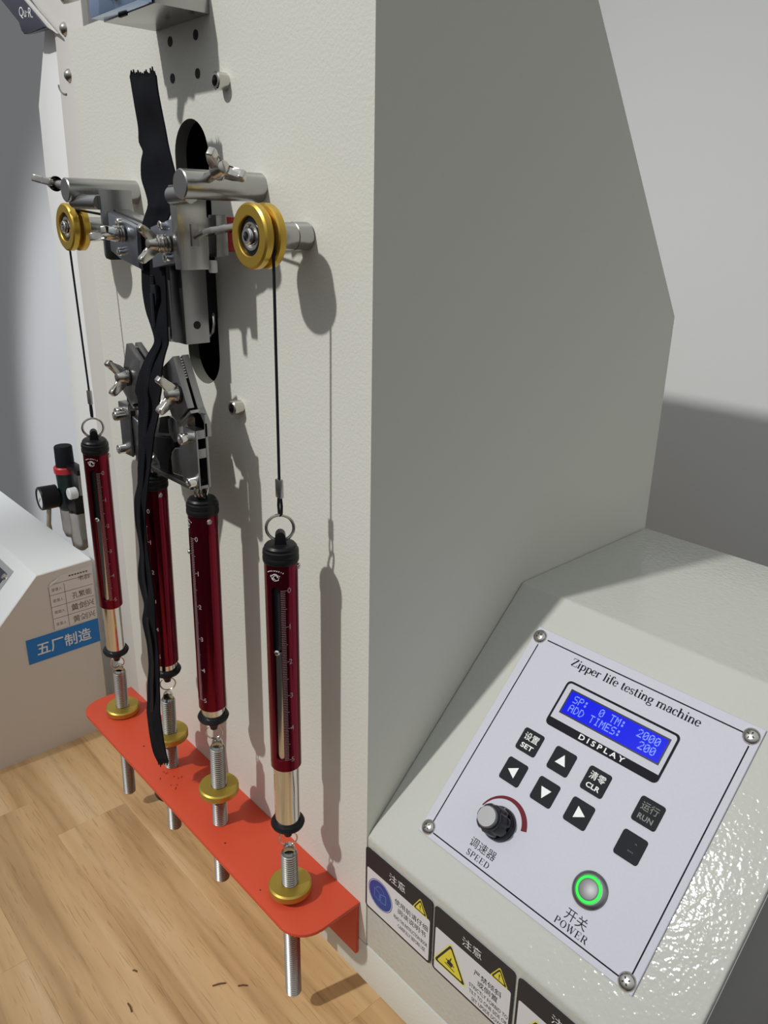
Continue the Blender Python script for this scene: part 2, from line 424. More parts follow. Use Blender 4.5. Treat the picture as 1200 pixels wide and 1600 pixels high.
# ------------------------------------------------------------------ orange bracket
br = thing('angle_bracket', 'orange painted angle bracket along the foot of the tower front', 'bracket', (-0.1825, 0, -0.0615))
x0, x1, yo, zt_, th = -0.3585, -0.0062, -0.0531, -0.0612, 0.0026
pts = [(x0, 0)]
for k in range(9): a = PI + PI / 2 * k / 8; pts.append((x0 + 0.020 + 0.020 * math.cos(a), yo + 0.020 + 0.020 * math.sin(a)))
for k in range(9): a = -PI / 2 + PI / 2 * k / 8; pts.append((x1 - 0.020 + 0.020 * math.cos(a), yo + 0.020 + 0.020 * math.sin(a)))
pts.append((x1, 0))
P(mb('orange').prism(pts, zt_ - th, zt_, None, 0.0005, 2), 'shelf_plate', br)
P(mb('orange').box((x0 + 0.012, -0.0031, -0.1080), (x1 - 0.001, -0.0004, zt_ - 0.0012), 0.0006), 'flange', br)
for x, y_, r in ((-0.262, -0.034, 0.0009), (-0.1145, -0.041, 0.0008), (-0.06, -0.046, 0.0006)):
    P(mb('fuzz').lathe([(r, zt_), (r * 0.7, zt_ + 0.0004), (0, zt_ + 0.0005)], 7, M4.Translation((x, y_, 0))), 'speck', br)

# ------------------------------------------------------------------ threaded rods with nuts
def rod(x, y_, ztop, zbot, tilt, nuts, label):
    zp = -0.0612
    t = thing('threaded_rod', label, 'rod', (x, y_, zp), None, 'threaded rods through the orange bracket')
    t.rotation_euler = (0, math.atan(tilt), 0)
    ztop -= zp; zbot -= zp
    m = mb('thread_steel'); r = 0.0058; pitch = 0.00185; n = 22; z = zbot + 0.002
    prof = [(0, zbot), (r - 0.0016, zbot), (r - 0.0006, zbot + 0.0014)]
    while z < ztop - 0.008:
        prof += [(r - 0.0001, z), (r, z + pitch * 0.22), (r - 0.0009, z + pitch * 0.52), (r - 0.0009, z + pitch * 0.70)]; z += pitch
    prof += [(r - 0.0006, ztop - 0.0072), (r - 0.0016, ztop - 0.0056)]
    m.lathe(prof, n)
    m.build('threads', t, 28)
    K = frame((0, 0, ztop - 0.0065), (0.82, -0.57, 0), (0, 0, 1))
    ey = [(-0.002, 0.0042), (0.003, 0.0038), (0.0052, 0.0026), (0.0064, 0.0), (0.0052, -0.0026), (0.003, -0.0038), (-0.002, -0.0042)]
    mb('nickel').prism(ey, -0.0024, 0.0024, K, 0.0008).build('eye', t)
    for zn, mt, R, h in nuts:
        nm = mb(mt); zn -= zp
        nm.lathe([(0.0059, zn + h / 2), (R - 0.0011, zn + h / 2), (R, zn + h / 2 - 0.0011), (R, zn - h / 2 + 0.0011), (R - 0.0011, zn - h / 2), (0.0059, zn - h / 2)], 48)
        nm.build('round_nut', t)
BN = ('brass', 0.0149, 0.0064)
rod(-0.3238, -0.0247, -0.0080, -0.1586, 0.062, [(-0.0570, *BN), (-0.0685, *BN)], 'threaded rod furthest from the control box with brass nut just above the bracket')
rod(-0.2228, -0.0276, 0.0150, -0.1310, 0.068, [(-0.0276, *BN), (-0.0685, *BN), (-0.0830, 'black', 0.0156, 0.0130)], 'threaded rod behind the ragged end of the black tape, nut raised high')
rod(-0.1364, -0.0320, 0.0185, -0.1200, 0.050, [(-0.0273, *BN), (-0.0685, *BN)], 'threaded rod under the scale that hangs beside the tape, nut raised above orange bracket')
rod(-0.0446, -0.0312, -0.0180, -0.1570, 0.0, [(-0.0545, *BN), (-0.0690, *BN)], 'longest threaded rod, nearest the control box, with large brass nut')

# ------------------------------------------------------------------ spring scales
DIG = None
def scale(x, z0, lean, yy, th, ext, pin, L, ringaz, label, hang_ring=True):
    """z0 = top of the red tube; th = azimuth (deg) of the slot; lean = (dx,dy) drift from top to bottom"""
    t = thing('spring_scale', label, 'spring scale', (x, yy, z0), None, 'red tubular spring scales')
    ax = V((-lean[0], -lean[1], 0.2)).normalized()
    t.rotation_euler = V((0, 0, 1)).rotation_difference(ax).to_euler()
    a0 = math.radians(th); R = 0.0099
    sw = 0.0027; zs0, zs1 = -0.0135, -L + 0.0085
    zr = [0.0, -0.0008]
    zr += [zs0 - sw * (1 - math.cos(PI / 2 * k / 5)) for k in range(6)]
    zr += [zs0 - 0.02 - (zs0 - 0.02 - (zs1 + 0.006)) * k / 4 for k in range(5)]
    zr += [zs1 + sw * (1 - math.cos(PI / 2 * (5 - k) / 5)) for k in range(6)]
    zr += [-L + 0.0008, -L]
    def hw(z):
        if z > zs0 or z < zs1: return 0.0
        d = min(zs0 - z, z - zs1)
        return math.sqrt(max(0, sw * sw - (sw - min(d, sw)) ** 2))
    tb = mb('red_anodised'); nA = 36
    rows = []; inn = []
    for i, z in enumerate(zr):
        h = max(hw(z), 0.00002) / R
        rr = R if 0 < i < len(zr) - 1 else R - 0.0007
        ang = [a0 + h + (2 * PI - 2 * h) * k / nA for k in range(nA + 1)]
        rows.append(tb._v([(rr * math.cos(a), rr * math.sin(a), z) for a in ang]))
        ri = R - 0.0013
        inn.append(tb._v([(ri * math.cos(a0 + h), ri * math.sin(a0 + h), z), (ri * math.cos(a0 - h), ri * math.sin(a0 - h), z)]))
    for i in range(len(zr) - 1):
        for k in range(nA): tb._f([rows[i][k], rows[i][k + 1], rows[i + 1][k + 1], rows[i + 1][k]])
        if hw(zr[i]) == 0 and hw(zr[i + 1]) == 0: tb._f([rows[i][nA], rows[i][0], rows[i + 1][0], rows[i + 1][nA]])
        elif True:
            tb._f([rows[i][0], inn[i][0], inn[i + 1][0], rows[i + 1][0]]); tb._f([rows[i][nA], rows[i + 1][nA], inn[i + 1][1], inn[i][1]])
    tb.build('tube', t, 32)
    mb('cavity').lathe([(0, -0.001), (0.0070, -0.001), (0.0070, -L + 0.002), (0, -L + 0.002)], 20).build('slot_interior', t)
    zp = -pin
    sl = mb('chrome').lathe([(0.0072, zp), (0.0083, zp - 0.0005), (0.0083, -L - ext), (0.0060, -L - ext), (0.0060, -L - ext + 0.001), (0, -L - ext + 0.001)], 32)
    sl = sl.build('chrome_sleeve', t)
    c, s_ = math.cos(a0), math.sin(a0)
    mb('chrome').lathe([(0, 0.0115), (0.0012, 0.0112), (0.0018, 0.0103), (0.0016, 0.0095), (0.0010, 0.0090), (0.0010, 0.006)], 12, frame((0, 0, zp + 0.001), (c, s_, 0))).build('indicator_pin', t)
    # black cap, lug, ring
    cp = mb('black').lathe([(0.0, -0.0004), (0.0103, -0.0004), (0.0107, 0.0006), (0.0107, 0.0030), (0.0103, 0.0036), (0.0103, 0.0042), (0.0107, 0.0048), (0.0105, 0.0070), (0.0096, 0.0076), (0.0096, 0.0090), (0.0086, 0.0102), (0.0055, 0.0107), (0, 0.0107)], 36)
    cp = cp.build('end_cap', t)
    az = math.radians(ringaz); nrm = V((math.cos(az), math.sin(az), 0)); side = V((-math.sin(az), math.cos(az), 0))
    K = M4.Identity(4)
    for i in range(3): K[i][0] = side[i]; K[i][1] = (0, 0, 1)[i]; K[i][2] = nrm[i]
    lug = [(-0.0036, 0.0100), (-0.0032, 0.0125), (-0.0030, 0.0145)] + [(0.0030 * math.cos(a), 0.0150 + 0.0034 * math.sin(a)) for a in [PI - PI * k / 8 for k in range(9)]] + [(0.0030, 0.0145), (0.0032, 0.0125), (0.0036, 0.0100)]
    mb('black').prism(lug[::-1], -0.0030, 0.0030, K, 0.0011, 3).build('lug', cp)
    if hang_ring:
        mb('nickel').torus((0, 0, 0.0200), nrm, 0.0079, 0.00095, 40, 8).build('split_ring', t)
    else:
        q = mb('nickel')
        for d in (-0.0020, 0.0, 0.0020):
            q.torus(side * d + nrm * 0.0035 + V((0, 0, 0.0180)), side * 0.92 + nrm * 0.36, 0.0066, 0.00065, 28, 6)
        q.build('split_ring', t)
    # small cap screw on the side
    a2 = a0 + math.radians(100)
    cs = mb('nickel').lathe([(0.0019, 0.0094), (0.0019, 0.0106), (0.0014, 0.0112), (0.0009, 0.0112), (0.0008, 0.0106), (0, 0.0106)], 14, frame((0, 0, -0.0035), (math.cos(a2), math.sin(a2), 0)))
    cs.build('cap_screw', t)
    # printed scale: ticks and numerals on the curved surface
    def cv(u, v, z):
        rr = R + 0.00008 + z
        a = a0 + u / R
        return (rr * math.cos(a), rr * math.sin(a), v)
    tk = mb('ink_scale')
    zt0, zt5 = -0.0158, -L + 0.0100
    for k in range(101):
        z = zt0 + (zt5 - zt0) * k / 100
        ln_ = 0.0046 if k % 20 == 0 else (0.0036 if k % 10 == 0 else 0.0027)
        u0 = sw + 0.0003; hw_ = 0.00013
        n_ = 3
        a = [tk.bm.verts.new(cv(u0 + ln_ * j / n_, z - hw_, 0)) for j in range(n_ + 1)]
        b = [tk.bm.verts.new(cv(u0 + ln_ * j / n_, z + hw_, 0)) for j in range(n_ + 1)]
        for j in range(n_): tk._f([a[j], a[j + 1], b[j + 1], b[j]])
    tag(tk.build('scale_marks', t, 0), None, kind='stuff')
    nm = mb('ink_scale')
    for k in range(6):
        nm.text(str(k), 0.0082, zt0 + (zt5 - zt0) * k / 5, 0.0034, None, 0, 0.0, conform=cv)
    tag(nm.build('numerals', t, 0), None, kind='stuff')
    # crest: an arc of small letters over a round fish-like figure
    em = mb('ink_white')
    for j in range(9):
        u = (j - 4) * 0.00118; v = -0.0030 - 0.00009 * (j - 4) ** 2
        q = [(u - 0.0004, v - 0.0004), (u + 0.0003, v - 0.0003), (u + 0.0004, v + 0.0004), (u - 0.0002, v + 0.0003)]
        em._f([em.bm.verts.new(cv(a_, b_, 0)) for a_, b_ in q] if j % 4 != 3 else [em.bm.verts.new(cv(a_, b_, 0)) for a_, b_ in q[:3]])
    def arc(cx, cy, rx, ry, d0, d1, wd, n_=14):
        pv = None
        for k in range(n_ + 1):
            a = math.radians(d0 + (d1 - d0) * k / n_)
            q = [(cx + (rx + o) * math.cos(a), cy + (ry + o) * math.sin(a)) for o in (-wd / 2, wd / 2)]
            vs = [em.bm.verts.new(cv(q_[0], q_[1], 0)) for q_ in q]
            if pv: em._f([pv[0], pv[1], vs[1], vs[0]])
            pv = vs
    arc(0, -0.0072, 0.0021, 0.0020, 35, 150, 0.00035); arc(0, -0.0072, 0.0023, 0.0022, 190, 345, 0.0003)
    arc(0.0003, -0.0068, 0.0011, 0.0009, -30, 200, 0.00035); arc(-0.0006, -0.0078, 0.0010, 0.0007, 100, 300, 0.0003)
    arc(0.0022, -0.0066, 0.0007, 0.0006, 0, 300, 0.0003); arc(-0.0023, -0.0066, 0.0006, 0.0006, 0, 300, 0.0003)
    arc(0.0012, -0.0086, 0.0009, 0.0004, 180, 360, 0.0003); arc(-0.0010, -0.0084, 0.0008, 0.0005, 0, 180, 0.0003); arc(0.0000, -0.0056, 0.0013, 0.0006, 10, 170, 0.0003)
    em.build('crest', t, 0)
    # lower collar, plug and ring
    ze = -L - ext
    cl = mb('black').lathe([(0.0084, ze + 0.0026), (0.0104, ze + 0.0022), (0.0114, ze + 0.0004), (0.0108, ze - 0.0014), (0.0086, ze - 0.0020), (0.0062, ze - 0.0030), (0.0046, ze - 0.0058), (0.0030, ze - 0.0092), (0.0026, ze - 0.0112), (0.0, ze - 0.0118)], 32, M4.Rotation(math.radians(0), 4, 'X'))
    cl.build('end_collar', t)
    mb('nickel').torus((0, 0, ze - 0.0142), nrm, 0.0060, 0.00055, 30, 6).build('hook_ring', t)

scale(-0.0436, 0.1925, (-0.0018, 0.0), -0.031, -56, 0.0475, 0.058, 0.145, -36, 'red spring scale nearest the control box, crest turned to the front')
scale(-0.1328, 0.1965, (-0.0040, -0.001), -0.031, -107, 0.0090, 0.028, 0.1510, -28, 'red spring scale hanging just beside the black tape, numerals in view, short sleeve', False)
scale(-0.2028, 0.1965, (-0.0145, 0.0036), -0.031, -102, 0.0085, 0.028, 0.1510, -26, 'red spring scale half hidden behind the hanging black tape', False)
scale(-0.3022, 0.2005, (-0.0195, 0.0055), -0.031, -46, 0.0490, 0.058, 0.1455, -21, 'red spring scale furthest from the control box, before the grey strip')

# ------------------------------------------------------------------ pulleys on posts, wires
def pulley(x, label):
    z, yc = 0.371, -0.031
    t = thing('guide_pulley', label, 'pulley', (x, 0, z), None, 'gold guide pulleys')
    M = frame((x, yc, z), (0, -1, 0), (0, 0, 1))
    wz = 0.0066
    wh = mb('gold').lathe([(0.0098, -wz), (0.0152, -wz), (0.0163, -wz + 0.0009), (0.0163, -0.0022), (0.0157, -0.0014), (0.0118, -0.0004), (0.0118, 0.0004), (0.0157, 0.0014), (0.0163, 0.0022), (0.0163, wz - 0.0009), (0.0152, wz), (0.0102, wz), (0.0098, wz - 0.0005), (0.0098, -wz)], 64, M)
    P(wh, 'wheel', t, 30)
    bb = mb('black_gloss').lathe([(0.0098, wz - 0.0018), (0.0070, wz - 0.0018), (0.0070, wz - 0.003), (0.0098, wz - 0.003)], 40, M)
    b = P(bb, 'bearing_seal', t)
    P(mb('chrome').lathe([(0.0072, wz - 0.0020), (0.0070, wz - 0.0012), (0.0058, wz - 0.0012), (0.0056, wz - 0.0024), (0.0044, wz - 0.0024), (0.0044, wz - 0.006), (0.0072, wz - 0.006)], 36, M, True), 'bearing_ring', t)
    sc = P(mb('chrome').lathe([(0.0043, wz - 0.004), (0.0043, wz + 0.0008), (0.0038, wz + 0.0014), (0.0024, wz + 0.0014), (0.0022, wz - 0.0006), (0, wz - 0.0006)], 24, M), 'axle_screw', t)
    SP(mb('cavity').lathe([(0.0023, wz - 0.0005), (0, wz - 0.0005)], 6, M), 'hex_recess', sc, t, 0)
    po = mb('steel').lathe([(0.0068, -wz), (0.0071, -wz - 0.0006), (0.0071, -0.0200), (0.0068, -0.0202), (0.0068, -0.0208), (0.0073, -0.0211), (0.0073, -0.0300), (0.0064, -0.031)], 32, M)
    P(po, 'post', t)
pulley(-0.054, 'gold grooved pulley nearest the control box on a steel post')
pulley(-0.295, 'smaller-looking gold grooved pulley at the far edge of the tower')
def wire(xr, zr, xp, sgn, xe, label):
    t = thing('tension_wire', label, 'wire', (xr, -0.031, zr), None, 'black tension wires')
    y_ = -0.031; zp = 0.371; rg = 0.0125
    pts = [(xr, y_, zr + 0.0215)]
    xt = xp + sgn * rg
    for k in range(1, 7): pts.append((xr + (xt - xr) * k / 7, y_, zr + 0.0215 + (zp - zr - 0.0215) * k / 7))
    for k in range(13):
        a = (PI / 2 + 0.12) * k / 12
        pts.append((xp + sgn * rg * math.cos(a), y_, zp + rg * math.sin(a)))
    pts.append(xe)
    P(mb('black_soft').tube(pts, 0.00082, 8), 'cord', t)
    lp = [(xr - 0.0009, y_, zr + 0.0130), (xr - 0.0016, y_, zr + 0.006), (xr - 0.0012, y_, zr + 0.0014), (xr, y_ - 0.0, zr + 0.0002), (xr + 0.0012, y_, zr + 0.0014), (xr + 0.0016, y_, zr + 0.006), (xr + 0.0009, y_, zr + 0.0130)]
    P(mb('black_soft').tube(lp, 0.0008, 8), 'loop', t)
    P(mb('steel').box((xr - 0.0024, y_ - 0.0014, zr + 0.0110), (xr + 0.0024, y_ + 0.0014, zr + 0.0222), 0.0008), 'ferrule', t)
wire(-0.0428, 0.2200, -0.054, 1, (-0.1180, -0.0085, 0.3720), 'black tension wire dropping to the scale nearest the control box')
wire(-0.3012, 0.2280, -0.295, -1, (-0.2260, -0.0320, 0.3790), 'black tension wire dropping to the scale furthest from the control box')

# ------------------------------------------------------------------ upper posts and tape clamps
def post(x, y1, zz, screwbase, screwdir, wingdir, label):
    t = thing('support_post', label, 'post', (x, 0, zz), None, 'steel posts on the tower front')
    M = frame((x, 0, zz), (0, -1, 0), (0, 0, 1)); R = 0.0077; L = -y1
    P(mb('steel').lathe([(R, 0), (R, L - 0.0006), (R - 0.0006, L), (0, L)], 40, M), 'rod', t)
    b = V(screwbase); d = V(screwdir).normalized()
    P(mb('nickel').cyl(b, b + d * 0.0175, 0.0029, None, 16, 0.0003), 'screw_shank', t)
    wingnut(t, b + d * 0.0150, d, wingdir, 0.95, 'nickel', 'wing_head', -0.003)
    return t
post(-0.098, -0.0505, 0.396, (-0.0930, -0.037, 0.3990), (0.93, -0.10, 0.22), (0.10, 0.80, -0.55), 'steel post carrying the clamp plate, wing screw on top')
post(-0.255, -0.0500, 0.395, (-0.2600, -0.0460, 0.3975), (-0.9, -0.1, 0.10), (0.19, -0.44, 0.10), 'steel post at the far side whose wing screw points away from the machine')

def upper_clamp(side):
    s = 1 if side == 'R' else -1
    if s > 0:
        t = thing('tape_clamp', 'upper tape clamp nearest the control box with tall bright plate and coil spring', 'clamp', (-0.119, -0.03, 0.35), None, 'upper tape clamps')
        P(mb('steel').prism([(-0.0435, 0.3512), (-0.0250, 0.3510), (-0.0250, 0.3955), (-0.0445, 0.3962)], -0.1225, -0.1155, MYZ, 0.0006), 'side_plate', t)
        P(mb('steel').cyl((-0.1160, -0.0455, 0.3905), (-0.096, -0.0455, 0.3915), 0.0050, None, 24, 0.0004), 'pivot_pin', t)
        P(mb('steel_dark').prism([(-0.0205, 0.3578), (-0.0120, 0.3582), (-0.0125, 0.3812), (-0.0195, 0.3810)], -0.1240, -0.1150, MYZ, 0.0006), 'rear_plate', t)
        P(mb('steel_dark').prism([(-0.0260, 0.3595), (-0.0190, 0.3598), (-0.0190, 0.3795), (-0.0260, 0.3790)], -0.1290, -0.1200, MYZ, 0.0004), 'spacer', t)
        P(mb('red_block').prism([(-0.0125, 0.3605), (-0.0040, 0.3605), (-0.0040, 0.3800), (-0.0125, 0.3800)], -0.1250, -0.1165, MYZ, 0.0006), 'red_insert', t)
        P(mb('steel_blue').prism([(-0.1545, 0.3735), (-0.1230, 0.3795), (-0.1230, 0.3552), (-0.1555, 0.3502)], 0.0365, 0.0410, XZ, 0.0004), 'front_jaw', t)
        P(mb('steel_dark').prism([(-0.1530, 0.3720), (-0.1230, 0.3780), (-0.1230, 0.3560), (-0.1540, 0.3512)], 0.0240, 0.0340, XZ, 0.0005), 'back_jaw', t)
        P(mb('black').prism([(-0.1565, 0.3715), (-0.1530, 0.3720), (-0.1540, 0.3512), (-0.1575, 0.3510)], 0.0350, 0.0385, XZ), 'rubber_pad', t)
        spring(t, (-0.1325, -0.0412, 0.3650), (0, -1, 0), 0.0043, 0.0085, 4, 0.0009)
        wingnut(t, (-0.1325, -0.0475, 0.3650), (0, -1, 0), (0.10, 0, 1), 0.88)
        hexscrew(t, (-0.1376, -0.041, 0.3748), (0, -1, 0)); hexscrew(t, (-0.1343, -0.041, 0.3572), (0, -1, 0))
        # thumb screw on the plate face
        P(mb('steel_dark').box((-0.1156, -0.0362, 0.3640), (-0.1146, -0.0315, 0.3760), 0.0003), 'slot_cover', t)
        m = mb('nickel').tube([(-0.1150, -0.0335, 0.3690), (-0.1110, -0.0330, 0.3702), (-0.1060, -0.0325, 0.3717)], 0.0016, 10)
        m.prism([(-0.001, -0.0022), (0.006, -0.0045), (0.014, -0.0035), (0.0205, -0.0008), (0.0205, 0.0010), (0.014, 0.0040), (0.006, 0.0045), (-0.001, 0.0022)], -0.0016, 0.0016, frame((-0.1075, -0.0318, 0.3714), (-0.25, 0.0, 0.95), (0.75, 0.55, 0.22)), 0.0007)
        P(m, 'thumb_screw', t)
        P(mb('white_plastic').cyl((-0.1180, -0.0215, 0.3560), (-0.1180, -0.0215, 0.3490), 0.0026, None, 14, 0.0004), 'white_pin', t)
    else:
        t = thing('tape_clamp', 'upper tape clamp at the far side with rounded dark plate', 'clamp', (-0.2265, -0.03, 0.35), None, 'upper tape clamps')
        pts = [(-0.0385, 0.3955), (-0.0165, 0.3955), (-0.0165, 0.355)] + [(-0.0195 + 0.003 * math.cos(a), 0.3545 + 0.003 * math.sin(a)) for a in [0, -PI / 4, -PI / 2]] + [(-0.0355 + 0.003 * math.cos(a), 0.3545 + 0.003 * math.sin(a)) for a in [-PI / 2, -3 * PI / 4, -PI]]
        P(mb('steel_dark').prism(pts, -0.2290, -0.2265, MYZ, 0.0004), 'side_plate', t)
        P(mb('steel').cyl((-0.2560, -0.0440, 0.3880), (-0.2280, -0.0390, 0.3875), 0.0046, None, 24, 0.0004), 'pivot_pin', t)
        fj = [(-0.2130, 0.3815), (-0.1745, 0.3729), (-0.1752, 0.3490), (-0.2010, 0.3537), (-0.2140, 0.3580)]
        P(mb('steel_blue').prism(fj, 0.0365, 0.0405, XZ, 0.0004), 'front_jaw', t)
        P(mb('steel_dark').prism([(-0.2255, 0.3822), (-0.1765, 0.3735), (-0.1770, 0.3505), (-0.2020, 0.3550), (-0.2255, 0.3590)], 0.0185, 0.0345, XZ, 0.0005), 'back_jaw', t)
        P(mb('steel').prism([(-0.2255, 0.3835), (-0.1770, 0.3750), (-0.1770, 0.3738), (-0.2255, 0.3824)], 0.0200, 0.0300, XZ, 0.0003), 'top_strip', t)
        P(mb('black').prism([(-0.1744, 0.3728), (-0.1700, 0.3715), (-0.1708, 0.3475), (-0.1752, 0.3490)], 0.0300, 0.0400, XZ), 'rubber_pad', t)
        spring(t, (-0.1925, -0.0407, 0.3690), (0, -1, 0), 0.0042, 0.0060, 3, 0.0009)
        wingnut(t, (-0.1925, -0.0455, 0.3690), (0, -1, 0), (1, 0, 0.25), 0.95)
        hexscrew(t, (-0.1951, -0.0405, 0.3755), (0, -1, 0)); hexscrew(t, (-0.1968, -0.0405, 0.3580), (0, -1, 0))
upper_clamp('R'); upper_clamp('L')

# ------------------------------------------------------------------ lower jaw clamps
def jaw_clamp(side, label):
    s = 1 if side == 'R' else -1
    X = lambda x: x if s > 0 else 2 * -0.1725 - x
    def poly(pts):
        q = [(X(p[0]), p[1]) for p in pts]
        return q if s > 0 else q[::-1]
    def bx(m, a, b, bev=0.0004):
        xa, xb = sorted((X(a[0]), X(b[0]))); m.box((xa, a[1], a[2]), (xb, b[1], b[2]), bev)
    t = thing('jaw_clamp', label, 'clamp', (X(-0.13), -0.03, 0.22), None, 'lower jaw clamps')
    fj = [(-0.1567, 0.2892), (-0.1402, 0.2990), (-0.1258, 0.2688), (-0.1410, 0.2575), (-0.1478, 0.2600), (-0.1515, 0.2660)]
    P(mb('steel_dark').prism(poly(fj), 0.0356, 0.0402, XZ, 0.0003), 'front_jaw', t)
    rj = [(-0.1560, 0.2892), (-0.1402, 0.2992), (-0.1255, 0.2685), (-0.1180, 0.2600), (-0.1180, 0.2510), (-0.1335, 0.2510), (-0.1440, 0.2560), (-0.1515, 0.2660)]
    P(mb('steel_dark').prism(poly(rj), 0.0292, 0.0338, XZ, 0.0003), 'rear_jaw', t)
    # gripping teeth between the plates
    tt = mb('steel')
    for k in range(1, 9):
        f = k / 20.0; xx = -0.1402 + (0.0146) * f; zz = 0.2990 - 0.0302 * f
        xa, xb = sorted((X(xx - 0.005), X(xx - 0.0002)))
        tt.box((xa, -0.0358, zz - 0.0012), (xb, -0.0336, zz - 0.0003))
    P(tt, 'grip_teeth', t, 0)
    # lip under the front jaw
    lp = [(-0.1245, 0.2678), (-0.1235, 0.2660), (-0.1400, 0.2540), (-0.1412, 0.2556)]
    P(mb('steel').prism(poly(lp), 0.0330, 0.0395, XZ, 0.0003), 'jaw_lip', t)
    # arm with two rectangular openings
    am = mb('steel_dark')
    bx(am, (-0.1335, -0.0405, 0.2180), (-0.1180, -0.0390, 0.2560)); bx(am, (-0.1300, -0.0338, 0.2180), (-0.1180, -0.0318, 0.2655))
    for z0, z1 in ((0.2180, 0.2200), (0.2380, 0.2440), (0.2505, 0.2560)): bx(am, (-0.1310, -0.0400, z0), (-0.1182, -0.0320, z1), 0.0002)
    P(am, 'arm', t)
    am2 = mb('cavity'); bx(am2, (-0.1300, -0.0392, 0.2190), (-0.1285, -0.0338, 0.2520), 0); P(am2, 'arm_cavity', t, 0)
    hexscrew(t, (X(-0.1268), -0.0402, 0.2500), (0, -1, 0), 0.0036, 0.0066, 'chrome', 'socket_bolt')
    hexscrew(t, (X(-0.1225), -0.0402, 0.2222), (0, -1, 0), 0.0034, 0.0056, 'chrome', 'socket_bolt')
    if s < 0: hexscrew(t, (-0.2170, -0.0402, 0.2480), (0, -1, 0), 0.0034, 0.0085, 'nickel', 'socket_bolt')
    # curved inner link
    ln2 = [(-0.1335, 0.2480), (-0.1420, 0.2460), (-0.1440, 0.2400), (-0.1425, 0.2300), (-0.1430, 0.2180), (-0.1335, 0.2140)]
    P(mb('steel_dark').prism(poly(ln2), 0.0330, 0.0385, XZ, 0.0012, 3), 'inner_link', t)
    wingnut(t, (X(-0.1375), -0.0402, 0.2765), (0, -1, 0), (0.12 * s, 0, 1), 1.0)
    P(mb('black').cyl((X(-0.1375), -0.0400, 0.2765), (X(-0.1375), -0.0412, 0.2765), 0.0066, None, 24), 'washer', t)
    return t
jaw_clamp('R', 'lower jaw clamp nearest the control box, toothed jaw seam in view')
jaw_clamp('L', 'lower jaw clamp at the far side, partly behind the black tape')
yk = thing('link_yoke', 'dark steel yoke bridging the two lower jaw clamps', 'linkage', (-0.1725, -0.033, 0.2140))
P(mb('steel_dark').box((-0.2080, -0.0362, 0.2118), (-0.1370, -0.0300, 0.2150), 0.0004), 'cross_bar', yk)
P(mb('steel_dark').prism([(-0.2040, 0.2110), (-0.1490, 0.2120), (-0.1480, 0.2380), (-0.1565, 0.2410), (-0.1572, 0.2520), (-0.1700, 0.2545), (-0.1873, 0.2500), (-0.1985, 0.2365)], 0.0275, 0.0308, XZ, 0.0008), 'back_plate', yk)
P(mb('black').prism([(-0.1905, 0.2370), (-0.1615, 0.2418), (-0.1606, 0.2352), (-0.1695, 0.2250), (-0.1690, 0.2150), (-0.1830, 0.2140), (-0.1815, 0.2211), (-0.1925, 0.2254)], 0.0312, 0.0345, XZ, 0.0010, 3), 'centre_block', yk)
P(mb('steel').prism([(-0.1605, 0.2325), (-0.1560, 0.2365), (-0.1490, 0.2382), (-0.1425, 0.2380), (-0.1395, 0.2345), (-0.1415, 0.2185), (-0.1618, 0.2168), (-0.1623, 0.2284)], 0.0318, 0.0362, XZ, 0.0016, 3), 'curved_plate', yk)
P(mb('steel_dark').prism([(-0.1620, 0.2545), (-0.1560, 0.2572), (-0.1498, 0.2560), (-0.1473, 0.2431), (-0.1544, 0.2404), (-0.1618, 0.2446)], 0.0312, 0.0362, XZ, 0.0008), 'upper_link', yk)
P(mb('black').prism([(-0.1800, 0.2520), (-0.1690, 0.2550), (-0.1630, 0.2440), (-0.1700, 0.2425), (-0.1850, 0.2400)], 0.0310, 0.0325, XZ, 0.0006), 'rubber_pad', yk)

# ------------------------------------------------------------------ carriage in the slot
ca = thing('clamp_carriage', 'dark steel carriage block with drilled hole, sliding in the tower slot', 'carriage', (-0.155, -0.02, 0.305))
P(mb('steel_dark').box((-0.1600, -0.0278, 0.3042), (-0.1450, -0.0108, 0.3640), 0.0006), 'block', ca)
P(mb('cavity').lathe([(0.0025, 0), (0.0025, 0.0002), (0, 0.0002)], 24, frame((-0.145, -0.0194, 0.3158), (1, 0, 0))), 'drilled_hole', ca)
P(mb('steel_dark').box((-0.1665, -0.0262, 0.3035), (-0.1610, -0.0130, 0.3420), 0.0005), 'guide_bar', ca)
P(mb('steel').box((-0.1725, -0.0262, 0.3030), (-0.1690, -0.0150, 0.3125), 0.0004), 'stop_foot', ca)
P(mb('black').box((-0.1800, -0.0240, 0.3120), (-0.1605, -0.0140, 0.3600), 0.0005), 'carrier', ca)
P(mb('black_soft').box((-0.1650, -0.0120, 0.3180), (-0.1520, 0.0600, 0.3600), 0.0005), 'slide_arm', ca)
P(mb('chrome').tube([(-0.1550, -0.003, 0.3240), (-0.1520, -0.0035, 0.3200), (-0.1510, -0.004, 0.3150), (-0.1520, -0.0045, 0.3100), (-0.1560, -0.005, 0.3060), (-0.1620, -0.005, 0.3040), (-0.1700, -0.004, 0.3035)], 0.0011, 8), 'guard_loop', ca)

